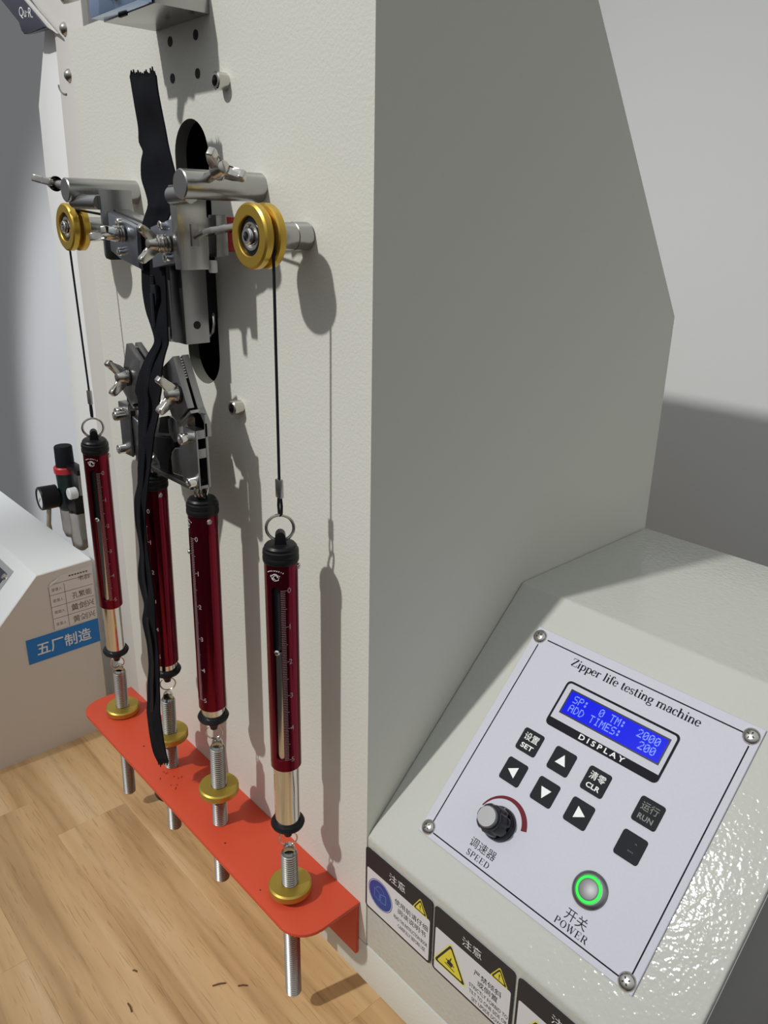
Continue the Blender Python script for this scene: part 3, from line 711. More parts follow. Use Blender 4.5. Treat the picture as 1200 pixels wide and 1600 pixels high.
# ------------------------------------------------------------------ top clamp block
tp = thing('head_clamp', 'machined steel clamp block with blue front plate at the tower top', 'clamp', (-0.175, 0, 0.488))
P(mb('blue_metal').box((-0.2060, -0.0425, 0.4880), (-0.1437, -0.0345, 0.5035), 0.0005), 'front_plate', tp)
P(mb('steel').box((-0.2075, -0.0338, 0.4876), (-0.1424, -0.0002, 0.5040), 0.0005), 'body', tp)
P(mb('cavity').box((-0.1850, -0.0349, 0.4868), (-0.1760, -0.0334, 0.4890)), 'notch', tp, 0)
P(mb('nickel').cyl((-0.1880, -0.0420, 0.5010), (-0.1880, -0.0520, 0.5010), 0.0028, None, 16), 'screw_shank', tp)
wingnut(tp, (-0.1880, -0.0480, 0.5010), (0, -1, 0), (-0.80, 0, -0.60), 1.1)
hexscrew(tp, (-0.1700, -0.0425, 0.4965), (0, -1, 0), 0.0040, 0.002)

# ------------------------------------------------------------------ zipper tape
zt = thing('zipper_tape', 'long black zipper tape hanging wavy through the clamps, ragged at both ends', 'zipper', (-0.19, -0.045, -0.03))
# stations down the tape: (station, left edge x y z, right edge x y z) in metres
ROWS = [
 (118, -0.17527, -0.03548, 0.45616, -0.14375, -0.03548, 0.45301), (140, -0.17398, -0.03545, 0.44876, -0.14316, -0.03545, 0.446),
 (170, -0.17203, -0.03541, 0.43857, -0.14079, -0.03541, 0.43622), (200, -0.17006, -0.03537, 0.42828, -0.13801, -0.03537, 0.42633),
 (222, -0.17079, -0.03535, 0.42078, -0.13627, -0.03535, 0.41906), (236, -0.16684, -0.03533, 0.41576, -0.13481, -0.03533, 0.41439),
 (248, -0.16933, -0.03531, 0.41169, -0.13324, -0.03531, 0.41037), (260, -0.17102, -0.0353, 0.40755, -0.13167, -0.0353, 0.40634),
 (280, -0.17163, -0.03528, 0.40049, -0.12904, -0.03528, 0.39961), (300, -0.16804, -0.03525, 0.39329, -0.12938, -0.03525, 0.3929),
 (320, -0.16611, -0.03523, 0.3861, -0.13348, -0.03523, 0.3861), (340, -0.17263, -0.0352, 0.37878, -0.14157, -0.0352, 0.37911),
 (360, -0.17842, -0.0352, 0.37126, -0.14749, -0.0352, 0.37192), (390, -0.18069, -0.0352, 0.35984, -0.15094, -0.0352, 0.36095),
 (421, -0.18218, -0.0352, 0.34781, -0.15125, -0.0352, 0.34949), (451, -0.18232, -0.03583, 0.33605, -0.15028, -0.03583, 0.33833),
 (483, -0.1783, -0.03679, 0.3237, -0.14962, -0.03679, 0.32625), (505, -0.17233, -0.03745, 0.31551, -0.14892, -0.03745, 0.31789),
 (525, -0.16725, -0.03805, 0.30807, -0.14863, -0.03805, 0.31018), (537, -0.16741, -0.03841, 0.30324, -0.14829, -0.03841, 0.30554),
 (554, -0.17348, -0.0405, 0.29574, -0.14957, -0.0405, 0.29886), (573, -0.17767, -0.04321, 0.28758, -0.14891, -0.04321, 0.29166),
 (590, -0.18365, -0.04376, 0.27963, -0.14987, -0.04376, 0.28476), (611, -0.18862, -0.04414, 0.2699, -0.1515, -0.04414, 0.27602),
 (623, -0.18535, -0.04435, 0.2653, -0.15372, -0.04435, 0.27074), (648, -0.1857, -0.04479, 0.25441, -0.1565, -0.04479, 0.25989),
 (675, -0.18672, -0.04547, 0.24238, -0.1627, -0.04547, 0.24729), (707, -0.18756, -0.04647, 0.22797, -0.16701, -0.04647, 0.2326),
 (732, -0.18928, -0.04725, 0.21627, -0.17038, -0.04725, 0.22083), (755, -0.19082, -0.04759, 0.20526, -0.17465, -0.04759, 0.20941),
 (778, -0.19812, -0.04772, 0.19245, -0.17848, -0.04772, 0.1978), (800, -0.20017, -0.04785, 0.18127, -0.18232, -0.04785, 0.18639),
 (822, -0.20009, -0.04797, 0.17052, -0.18471, -0.04797, 0.17517), (843, -0.19775, -0.04809, 0.16086, -0.18497, -0.04809, 0.16491),
 (864, -0.19756, -0.04822, 0.15042, -0.18366, -0.04822, 0.15503), (885, -0.20179, -0.04834, 0.13831, -0.18234, -0.04834, 0.14506),
 (905, -0.20378, -0.04845, 0.12728, -0.18092, -0.04845, 0.13554), (928, -0.20046, -0.04858, 0.11648, -0.17975, -0.04858, 0.12431),
 (946, -0.19775, -0.04869, 0.10804, -0.18027, -0.04869, 0.11488), (968, -0.20337, -0.04882, 0.09403, -0.18115, -0.04882, 0.10309),
 (986, -0.20177, -0.04892, 0.08491, -0.18169, -0.04892, 0.09338), (1004, -0.19903, -0.04902, 0.07624, -0.18115, -0.04902, 0.08402),
 (1023, -0.1987, -0.04911, 0.06588, -0.18073, -0.04911, 0.07397), (1042, -0.19953, -0.04921, 0.05486, -0.1814, -0.04921, 0.06329),
 (1070, -0.20489, -0.04935, 0.03632, -0.18407, -0.04935, 0.04648), (1094, -0.20756, -0.04947, 0.02098, -0.18529, -0.04947, 0.03229),
 (1111, -0.21072, -0.04956, 0.00926, -0.18697, -0.04956, 0.02164), (1130, -0.21046, -0.04965, -0.00204, -0.18658, -0.04965, 0.01079),
 (1152, -0.2093, -0.04976, -0.01482, -0.18533, -0.04976, -0.00149), (1175, -0.20577, -0.04988, -0.02701, -0.18301, -0.04988, -0.0139),
 (1190, -0.19887, -0.04995, -0.0323, -0.17987, -0.04995, -0.0211),]
# dense spline of the tape's edges in space
NS = 150; NC = 12
def interp(i, t):
    r = [ROWS[max(0, min(len(ROWS) - 1, i + k))] for k in (-1, 0, 1, 2)]
    out = []
    for c in range(7):
        p0, p1, p2, p3 = (q[c] for q in r)
        out.append(0.5 * (2 * p1 + (p2 - p0) * t + (2 * p0 - 5 * p1 + 4 * p2 - p3) * t * t + (3 * p1 - p0 - 3 * p2 + p3) * t ** 3))
    return out
front = []; back = []; axis_pts = []
tm = mb('tape')
for i in range(NS + 1):
    f = (len(ROWS) - 1) * i / NS; k = min(int(f), len(ROWS) - 2)
    st = interp(k, f - k); v = st[0]
    a = V(st[1:4]); b = V(st[4:7])
    mid = (a + b) / 2
    wv = 0.0011 * math.sin(v * 0.071) + 0.0007 * math.sin(v * 0.031 + 1)
    fold = max(0.0, 0.030 - (b - a).length)           # where it looks narrow the tape is cupped
    rowf = []; rowb = []
    for c in range(NC + 1):
        u = c / NC
        q = a.lerp(b, u)
        dy = wv * math.sin(PI * u) * (1 if v < 330 or v > 430 else 0.2) + (0.03 * fold * math.sin(PI * u) if v > 540 else 0)
        dy += 0.0003 * math.exp(-((u - 0.5) / 0.09) ** 2) * -1
        rowf.append(tm.bm.verts.new(q + V((0, dy - 0.0005, 0)))); rowb.append(tm.bm.verts.new(q + V((0, dy + 0.0005, 0))))
    front.append(rowf); back.append(rowb); axis_pts.append((v, a, b, mid))
for i in range(NS):
    for c in range(NC):
        tm._f([front[i][c], front[i][c + 1], front[i + 1][c + 1], front[i + 1][c]]); tm._f([back[i][c], back[i + 1][c], back[i + 1][c + 1], back[i][c + 1]])
    tm._f([front[i][0], front[i + 1][0], back[i + 1][0], back[i][0]]); tm._f([front[i][NC], back[i][NC], back[i + 1][NC], front[i + 1][NC]])
tm._f(front[0] + back[0][::-1]); tm._f(front[-1] + back[-1][::-1])
P(tm, 'tape', zt, 60)
# ragged ends
fr = mb('tape')
for (v, a, b, mid), sg in ((axis_pts[0], 1), (axis_pts[-1], -1)):
    n_ = 15
    for k in range(n_):
        q = a.lerp(b, (k + 0.5) / n_); h = (0.0012 + 0.0040 * random.random() * (1.0 if k in (0, 2, 4, 12, 13, 14) else 0.45))
        wd = (b - a).length / n_ * 0.62
        fr.prism([(q.x - wd, q.z - 0.0012 * sg), (q.x + wd, q.z - 0.0012 * sg), (q.x + (random.random() - 0.5) * 0.002, q.z + h * sg)][::sg], -q.y - 0.0004, -q.y + 0.0004, XZ)
tag(P(fr, 'frayed_threads', zt, 0), None, kind='stuff')
# coil teeth down the middle below the slider
tg = mb('teeth')
vals = [q for q in axis_pts if 430 < q[0] < 1150]
for q0, q1 in zip(vals[:-1], vals[1:]):
    for k in range(3):
        c = q0[3].lerp(q1[3], k / 3.0) + V((0, -0.0009, 0)); dz = (q1[3] - q0[3]).length / 3.0 * 0.3
        tg.box((c.x - 0.0024, c.y - 0.0006, c.z - dz), (c.x + 0.0024, c.y + 0.0004, c.z + dz))
tag(P(tg, 'coil_teeth', zt, 0), None, kind='stuff')
sl = mb('teeth').prism([(-0.1650, 0.3400), (-0.1590, 0.3400), (-0.1580, 0.3320), (-0.1605, 0.3245), (-0.1635, 0.3245), (-0.1660, 0.3320)], 0.0362, 0.0392, XZ, 0.0008)
s_ = P(sl, 'slider', zt)
SP(mb('black_gloss').prism([(-0.1638, 0.3350), (-0.1602, 0.3350), (-0.1598, 0.3140), (-0.1642, 0.3140)], 0.0394, 0.0404, XZ, 0.0004), 'pull_tab', s_, zt)
sp_ = mb('fuzz')
for k in range(9):
    x = -0.222 + random.random() * 0.03; y_ = -0.046 + random.random() * 0.018; a = random.random() * PI; L = 0.0006 + random.random() * 0.0011
    sp_.tube([(x - math.cos(a) * L, y_ - math.sin(a) * L, zt_ + 0.0003), (x, y_, zt_ + 0.0006), (x + math.cos(a + 0.5) * L, y_ + math.sin(a + 0.5) * L, zt_ + 0.0003)], 0.0002, 4)
tag(sp_.build('lint', None, 0), 'dark lint shed on the orange bracket below the tape end', 'lint', kind='stuff')

# ------------------------------------------------------------------ control panel on the slope
A = math.atan2(0.271, 0.2771)
cp = thing('control_panel', 'square brushed aluminium control panel screwed to the sloped control box', 'control panel', (0.03107, 0.02363 * math.cos(A), 0.02363 * math.sin(A)), (A, 0, 0))
mm = 0.001
S = 0.153
pt = 0.0013
P0 = mb('alu_print').box((0, 0, 0.0001), (S, S, pt), 0.0003, seg=1).build('face_plate', cp, 30)
def rect(m, x0, y0, x1, y1, z, r=0.0, M=None):
    if r:
        pts = []
        for cx, cy, a0 in ((x1 - r, y1 - r, 0), (x0 + r, y1 - r, PI / 2), (x0 + r, y0 + r, PI), (x1 - r, y0 + r, 3 * PI / 2)):
            pts += [(cx + r * math.cos(a0 + PI / 2 * k / 5), cy + r * math.sin(a0 + PI / 2 * k / 5), z) for k in range(6)]
    else: pts = [(x0, y0, z), (x1, y0, z), (x1, y1, z), (x0, y1, z)]
    return m.poly(pts, M)
def rrect(x0, y0, x1, y1, r):
    pts = []
    for cx, cy, a0 in ((x1 - r, y1 - r, 0), (x0 + r, y1 - r, PI / 2), (x0 + r, y0 + r, PI), (x1 - r, y0 + r, 3 * PI / 2)):
        pts += [(cx + r * math.cos(a0 + PI / 2 * k / 5), cy + r * math.sin(a0 + PI / 2 * k / 5)) for k in range(6)]
    return pts
def ringstrip(m, outer, inner, z, M=None):
    a = m._v([(p[0], p[1], z) for p in outer], M); b = m._v([(p[0], p[1], z) for p in inner], M); n = len(a)
    for i in range(n): m._f([a[i], a[(i + 1) % n], b[(i + 1) % n], b[i]])
bl = mb('ink'); zi = pt + 0.00005
for q in ((11.0, 146.2, 143.0, 147.0), (10.5, 3.6, 144.0, 4.4), (6.0, 9.8, 6.8, 141.5), (148.2, 9.0, 149.0, 141.0)):
    rect(bl, q[0] * mm, q[1] * mm, q[2] * mm, q[3] * mm, zi)
bl.build('border_line', cp, 0)

# --- hand-drawn serif letters
def seg(x0, y0, x1, y1, w): return ('s', x0, y0, x1, y1, w)
TK, TN = 0.090, 0.030
def el(cx, cy, rx, ry, a0, a1, T=TK, t=TN): return ('e', cx, cy, rx, ry, a0, a1, T, t)
def stem(x, y0, y1, s0=True, s1=True, left=False):
    o = [seg(x, y0, x, y1, TK)]
    if s0: o.append(seg(x - 0.10, y0 + 0.012, x + 0.10, y0 + 0.012, TN))
    if s1: o.append(seg(x - (0.10), y1 - 0.012, x + (0.02 if left else 0.10), y1 - 0.012, TN))
    return o
GL = {
 'Z': (0.62, [seg(0.08, 0.67, 0.56, 0.67, TN), seg(0.53, 0.68, 0.08, 0.02, TK), seg(0.06, 0.015, 0.56, 0.015, TN), seg(0.08, 0.68, 0.07, 0.50, TN), seg(0.56, 0.0, 0.58, 0.19, TN)]),
 'i': (0.30, stem(0.15, 0, 0.45, True, True, True) + [('e', 0.15, 0.62, 0.025, 0.025, 0, 360, 0.055, 0.055)]),
 'p': (0.56, stem(0.13, -0.22, 0.45, True, True, True) + [el(0.30, 0.225, 0.18, 0.225, -140, 140)]),
 'e': (0.46, [el(0.23, 0.225, 0.17, 0.225, 8, 325), seg(0.07, 0.25, 0.42, 0.25, TN)]),
 'r': (0.42, stem(0.13, 0, 0.45, True, True, True) + [el(0.29, 0.30, 0.13, 0.14, 70, 170, 0.05, 0.03), ('e', 0.35, 0.41, 0.02, 0.02, 0, 360, 0.05, 0.05)]),
 ' ': (0.30, []),
 'l': (0.30, stem(0.15, 0, 0.70, True, True, True)),
 'f': (0.36, stem(0.15, 0, 0.55, True, False) + [el(0.27, 0.55, 0.12, 0.14, 40, 180), seg(0.03, 0.44, 0.32, 0.44, TN), ('e', 0.34, 0.63, 0.018, 0.018, 0, 360, 0.05, 0.05)]),
 't': (0.36, [seg(0.15, 0.08, 0.15, 0.60, TK), seg(0.03, 0.44, 0.31, 0.44, TN), el(0.24, 0.10, 0.09, 0.09, 180, 320)]),
 's': (0.42, [el(0.21, 0.335, 0.13, 0.11, 30, 260, 0.06, 0.035), el(0.21, 0.115, 0.13, 0.11, -150, 80, 0.06, 0.035), seg(0.17, 0.25, 0.25, 0.20, 0.09), seg(0.34, 0.33, 0.34, 0.45, TN), seg(0.08, 0.0, 0.08, 0.13, TN)]),
 'n': (0.58, stem(0.13, 0, 0.45, True, True, True) + stem(0.43, 0, 0.30, True, False) + [el(0.29, 0.29, 0.14, 0.155, 10, 165)]),
 'g': (0.50, [el(0.22, 0.29, 0.15, 0.15, 0, 360), el(0.24, -0.10, 0.19, 0.105, 0, 360, 0.06, 0.035), seg(0.12, 0.14, 0.10, 0.03, 0.05), seg(0.10, 0.03, 0.35, 0.00, 0.05), seg(0.33, 0.40, 0.46, 0.44, 0.045)]),
 'm': (0.86, stem(0.13, 0, 0.45, True, True, True) + stem(0.42, 0, 0.30, True, False) + stem(0.71, 0, 0.30, True, False) + [el(0.285, 0.29, 0.135, 0.155, 10, 165), el(0.575, 0.29, 0.135, 0.155, 10, 165)]),
 'a': (0.50, [el(0.22, 0.13, 0.15, 0.13, 60, 350, 0.075, 0.03), seg(0.36, 0.03, 0.36, 0.32, TK), el(0.23, 0.31, 0.14, 0.14, 0, 150), seg(0.36, 0.025, 0.47, 0.03, 0.035), ('e', 0.11, 0.35, 0.018, 0.018, 0, 360, 0.05, 0.05)]),
 'c': (0.44, [el(0.23, 0.225, 0.17, 0.225, 45, 320), ('e', 0.35, 0.35, 0.018, 0.018, 0, 360, 0.05, 0.05)]),
 'h': (0.58, stem(0.13, 0, 0.70, True, True, True) + stem(0.43, 0, 0.30, True, False) + [el(0.29, 0.29, 0.14, 0.155, 10, 165)]),
 'S': (0.56, [el(0.28, 0.52, 0.18, 0.165, 25, 262, 0.08, 0.035), el(0.28, 0.175, 0.19, 0.175, -155, 82, 0.08, 0.035), seg(0.20, 0.40, 0.36, 0.30, 0.11), seg(0.46, 0.50, 0.46, 0.69, TN), seg(0.09, 0.0, 0.09, 0.20, TN)]),
 'P': (0.62, stem(0.16, 0, 0.69) + [seg(0.10, 0.677, 0.34, 0.677, TN), seg(0.16, 0.34, 0.34, 0.34, TN), el(0.34, 0.508, 0.19, 0.170, -90, 90)]),
 'E': (0.66, stem(0.16, 0, 0.69) + [seg(0.10, 0.677, 0.56, 0.677, TN), seg(0.10, 0.013, 0.58, 0.013, TN), seg(0.16, 0.36, 0.42, 0.36, TN), seg(0.55, 0.69, 0.55, 0.50, TN), seg(0.57, 0.0, 0.57, 0.20, TN), seg(0.42, 0.26, 0.42, 0.46, TN)]),
 'D': (0.74, stem(0.16, 0, 0.69) + [seg(0.10, 0.677, 0.32, 0.677, TN), seg(0.10, 0.013, 0.32, 0.013, TN), el(0.32, 0.345, 0.31, 0.332, -90, 90)]),
 'O': (0.76, [el(0.38, 0.345, 0.27, 0.335, 0, 360)]),
 'W': (0.98, [seg(0.10, 0.69, 0.30, 0.0, TK), seg(0.30, 0.0, 0.48, 0.66, TN), seg(0.46, 0.69, 0.66, 0.0, TK), seg(0.66, 0.0, 0.86, 0.69, TN), seg(0.0, 0.677, 0.22, 0.677, TN), seg(0.38, 0.677, 0.58, 0.677, TN), seg(0.76, 0.677, 0.96, 0.677, TN)]),
 'R': (0.72, stem(0.16, 0, 0.69) + [seg(0.10, 0.677, 0.34, 0.677, TN), seg(0.16, 0.35, 0.34, 0.35, TN), el(0.34, 0.513, 0.18, 0.165, -90, 90), seg(0.36, 0.36, 0.58, 0.03, TK), seg(0.52, 0.013, 0.70, 0.013, TN)]),
}
def serif(m, s, x0, y0, width, size, z, M=None, fat=1.0):
    tot = sum(GL[c][0] for c in s); gap = (width / size - tot) / max(1, len(s) - 1)
    cx = x0
    for i, c in enumerate(s):
        adv, st = GL[c]
        zz = z + (i % 2) * 0.000004
        for j, q in enumerate(st):
            zj = zz + j * 0.000001
            if q[0] == 's':
                _, ax, ay, bx_, by, w_ = q; d = V((bx_ - ax, by - ay)); n_ = V((-d.y, d.x)).normalized() * w_ * fat / 2
                m.poly([(cx + (p[0]) * size, y0 + p[1] * size, zj) for p in ((ax + n_.x, ay + n_.y), (bx_ + n_.x, by + n_.y), (bx_ - n_.x, by - n_.y), (ax - n_.x, ay - n_.y))], M)
            else:
                _, ex, ey, rx, ry, a0, a1, T_, t_ = q; N = max(6, int(abs(a1 - a0) / 22)); pv = None
                for k in range(N + 1):
                    a = math.radians(a0 + (a1 - a0) * k / N); w_ = (t_ + (T_ - t_) * abs(math.cos(a)) ** 1.3) * fat
                    vs = m._v([(cx + (ex + (rx + o) * math.cos(a)) * size, y0 + (ey + (ry + o) * math.sin(a)) * size, zj) for o in (-w_ / 2, w_ / 2)], M)
                    if pv: m._f([pv[0], pv[1], vs[1], vs[0]])
                    pv = vs
        cx += (adv + gap) * size
    return m
serif(mb('ink'), 'Zipper life testing machine', 33.9 * mm, 138.4 * mm, 87.6 * mm, 7.6 * mm, zi, None, 1.45).build('title_lettering', cp, 0)
sp2 = mb('ink'); sp2.text('调速器', 44.7 * mm, 14.4 * mm, 5.6 * mm, None, zi, 0.0, fit=19.4 * mm); serif(sp2, 'SPEED', 36.2 * mm, 6.3 * mm, 17.4 * mm, 5.0 * mm, zi, None, 1.4)
sp2.build('speed_lettering', cp, 0)
sp3 = mb('ink'); sp3.text('开关', 111.7 * mm, 14.0 * mm, 6.4 * mm, None, zi, 0.0, fit=13.4 * mm); serif(sp3, 'POWER', 101.2 * mm, 6.0 * mm, 21.0 * mm, 5.4 * mm, zi, None, 1.4)
sp3.build('power_lettering', cp, 0)

# --- display
dz = pt + 0.0006
dp = mb('ink_white')
dp.use('alu_print').prism(rrect(38.4 * mm, 98.2 * mm, 115.6 * mm, 129.4 * mm, 3.2 * mm), pt - 0.0004, pt + 0.00035)
disp = dp.build('display', cp, 30)
fb = mb('ink'); ringstrip(fb, rrect(38.4 * mm, 98.2 * mm, 115.6 * mm, 129.4 * mm, 3.2 * mm), rrect(39.8 * mm, 99.6 * mm, 114.2 * mm, 128.0 * mm, 2.2 * mm), pt + 0.0004)
rect(fb, 39.5 * mm, 99.0 * mm, 114.5 * mm, 103.5 * mm, pt + 0.00042)
fb.build('bezel_print', disp, 0)
mb('ink_white').text('D I S P L A Y', 78.2 * mm, 101.2 * mm, 3.3 * mm, None, pt + 0.0005, 0.022, fit=31.0 * mm).build('display_lettering', disp, 0)
lc = mb('black'); ringstrip(lc, [(43.4 * mm, 108.2 * mm), (111.6 * mm, 108.2 * mm), (111.6 * mm, 124.9 * mm), (43.4 * mm, 124.9 * mm)], [(44.4 * mm, 109.1 * mm), (110.7 * mm, 109.1 * mm), (110.7 * mm, 123.9 * mm), (44.4 * mm, 123.9 * mm)], pt + 0.0005)
lc.build('screen_frame', disp, 0)
ls = mb('screen'); rect(ls, 44.2 * mm, 109.0 * mm, 110.8 * mm, 124.0 * mm, pt + 0.00045); ls.build('lcd_screen', disp, 0)
F57 = {'S': '01111 10000 10000 01110 00001 00001 11110', 'P': '11110 10001 10001 11110 10000 10000 10000', ':': '00000 01100 01100 00000 01100 01100 00000', '0': '01110 10001 10011 10101 11001 10001 01110',
       'T': '11111 00100 00100 00100 00100 00100 00100', 'M': '10001 11011 10101 10101 10001 10001 10001', '2': '01110 10001 00001 00010 00100 01000 11111', 'A': '01110 10001 10001 11111 10001 10001 10001',
       'D': '11100 10010 10001 10001 10001 10010 11100', 'I': '01110 00100 00100 00100 00100 00100 01110', 'E': '11111 10000 10000 11110 10000 10000 11111'}
lt = mb('screen_text')
for rowi, s in enumerate(('SP:  0 TM:  2000', 'ADD TIMES:   200')):
    for ci, ch in enumerate(s):
        if ch == ' ': continue
        for ry_, bits in enumerate(F57[ch].split()):
            for rx_, b_ in enumerate(bits):
                if b_ == '1':
                    px = (48.0 + ci * 3.72 + rx_ * 0.62) * mm; py = (122.3 - rowi * 6.1 - ry_ * 0.70) * mm
                    rect(lt, px, py - 0.66 * mm, px + 0.58 * mm, py, pt + 0.00055)
lt.build('screen_lettering', disp, 0)

# --- buttons
def button(x, t, txt=None, en=None, tri=None, ink='ink_white'):
    h = 7.4 * mm; x *= mm; t *= mm
    b = mb('black_soft').prism(rrect(x - h, t - h, x + h, t + h, 1.6 * mm), pt - 0.0002, pt + 0.0006, None, 0.0002, 1).build('button', cp, 40)
    z = pt + 0.00066
    m = mb(ink)
    if txt:
        m.text(txt, x, t + 2.6 * mm, 4.9 * mm, None, z, 0.004, fit=10.4 * mm); m.text(en, x, t - 3.5 * mm, 3.1 * mm, None, z, 0.022, fit=9.0 * mm)
        m.build('legend', b, 0)
    if tri is not None:
        c = math.radians(tri); R = 4.2 * mm
        m.poly([(x + R * math.cos(c + k), t + R * math.sin(c + k), z) for k in (0, 2 * PI / 3, 4 * PI / 3)]); m.build('arrow', b, 0)
    if en is None and tri is None:
        m.poly([(x + 1.2 * mm, t + 2.6 * mm, z), (x + 2.2 * mm, t + 3.0 * mm, z), (x + 3.0 * mm, t + 2.0 * mm, z), (x + 2.1 * mm, t + 2.5 * mm, z)])
        for k in range(4): m.poly([(x - 0.5 * mm + k * 0.9 * mm, t - 1.8 * mm, z), (x - 0.1 * mm + k * 0.9 * mm, t - 1.8 * mm, z), (x + 0.0 * mm + k * 0.9 * mm, t - 2.6 * mm, z), (x - 0.4 * mm + k * 0.9 * mm, t - 2.6 * mm, z)])
        m.build('legend', b, 0)
    return b
button(36.6, 83.0, '设置', 'SET'); button(60.8, 82.7, tri=90); button(85.0, 82.6, '清零', 'CLR')
button(37.0, 62.3, tri=180); button(61.1, 62.1, tri=270); button(85.2, 62.2, tri=0)
tag(button(119.0, 82.4, '运行', 'RUN', ink='ink_faint'), 'unlit run button'); tag(button(119.0, 61.8, ink='ink_ghost'), 'blank dark button')

# --- speed knob and its arc
kx, kt = 46.4 * mm, 31.8 * mm
ar = mb('maroon'); pv = None
for k in range(33):
    a = math.radians(166 - 148 * k / 32); f = k / 32; w_ = (0.4 + 2.9 * f) * mm; R = 17.0 * mm
    vs = ar._v([(kx + 0.2 * mm + (R + o) * math.cos(a), kt - 0.6 * mm + (R + o) * math.sin(a), zi) for o in (-w_, 0.5 * mm)])
    if pv: ar._f([pv[0], pv[1], vs[1], vs[0]])
    pv = vs
ar.build('speed_arc', cp, 0)
kb = mb('black_gloss'); MK = M4.Translation((kx, kt, pt))
kb.lathe([(0.0102, 0), (0.0102, 0.0030), (0.0094, 0.0044), (0.0088, 0.0046)], 40, MK)
n_ = 112; rings = []
for r, h in ((0.0090, 0.0044), (0.0086, 0.0150), (0.0080, 0.0164), (0.0060, 0.0164)):
    rings.append(kb._v([((r * (1 - (0.10 if h > 0.004 else 0) * max(0, math.cos(7 * 2 * PI * i / n_)) ** 2)) * math.cos(2 * PI * i / n_), (r * (1 - (0.10 if h > 0.004 else 0) * max(0, math.cos(7 * 2 * PI * i / n_)) ** 2)) * math.sin(2 * PI * i / n_), h) for i in range(n_)], MK))
for p, q in zip(rings[:-1], rings[1:]):
    for i in range(n_): kb._f([p[i], p[(i + 1) % n_], q[(i + 1) % n_], q[i]])
knob = kb.build('speed_knob', cp, 40)
mb('cap_metal').lathe([(0.0064, 0.0158), (0.0064, 0.0190), (0.0058, 0.0197), (0, 0.0197)], 36, MK).build('knob_cap', knob)
mb('ink_faint').box((kx - 0.0004, kt + 0.0075, pt + 0.0042), (kx + 0.0004, kt + 0.0098, pt + 0.0047)).build('pointer_mark', knob, 0)

# --- power push button
MP = M4.Translation((110.9 * mm, 30.6 * mm, pt))
pb = mb('steel_dark').lathe([(0.0100, 0), (0.0100, 0.0012), (0.0086, 0.0028), (0.0076, 0.0030), (0.0074, 0.0022)], 48, MP).build('power_button', cp)
mb('ring_light').lathe([(0.0075, 0.0022), (0.0072, 0.0030), (0.0058, 0.0030), (0.0056, 0.0022)], 48, MP).build('lit_ring', pb)
mb('cap_metal').lathe([(0.0057, 0.0022), (0.0057, 0.0030), (0.0050, 0.0034), (0, 0.0031)], 48, MP).build('push_cap', pb)
# --- corner screws
for x, t in ((4.9, 146.8), (147.6, 146.4), (5.6, 5.2), (148.0, 4.4)):
    MS = M4.Translation((x * mm, t * mm, pt))
    sc = mb('nickel').lathe([(0.0048, 0), (0.0046, 0.0010), (0.0036, 0.0019), (0.0020, 0.0024), (0, 0.0025)], 28, MS).build('panel_screw', cp)
    xr = mb('cavity'); an = random.random() * PI
    K = MS @ M4.Rotation(an, 4, 'Z')
    xr.box((-0.0022, -0.0004, 0.0012), (0.0022, 0.0004, 0.00245), 0, K); xr.box((-0.0004, -0.0022, 0.0012), (0.0004, 0.0022, 0.00245), 0, K)
    xr.build('cross_recess', sc, 0)

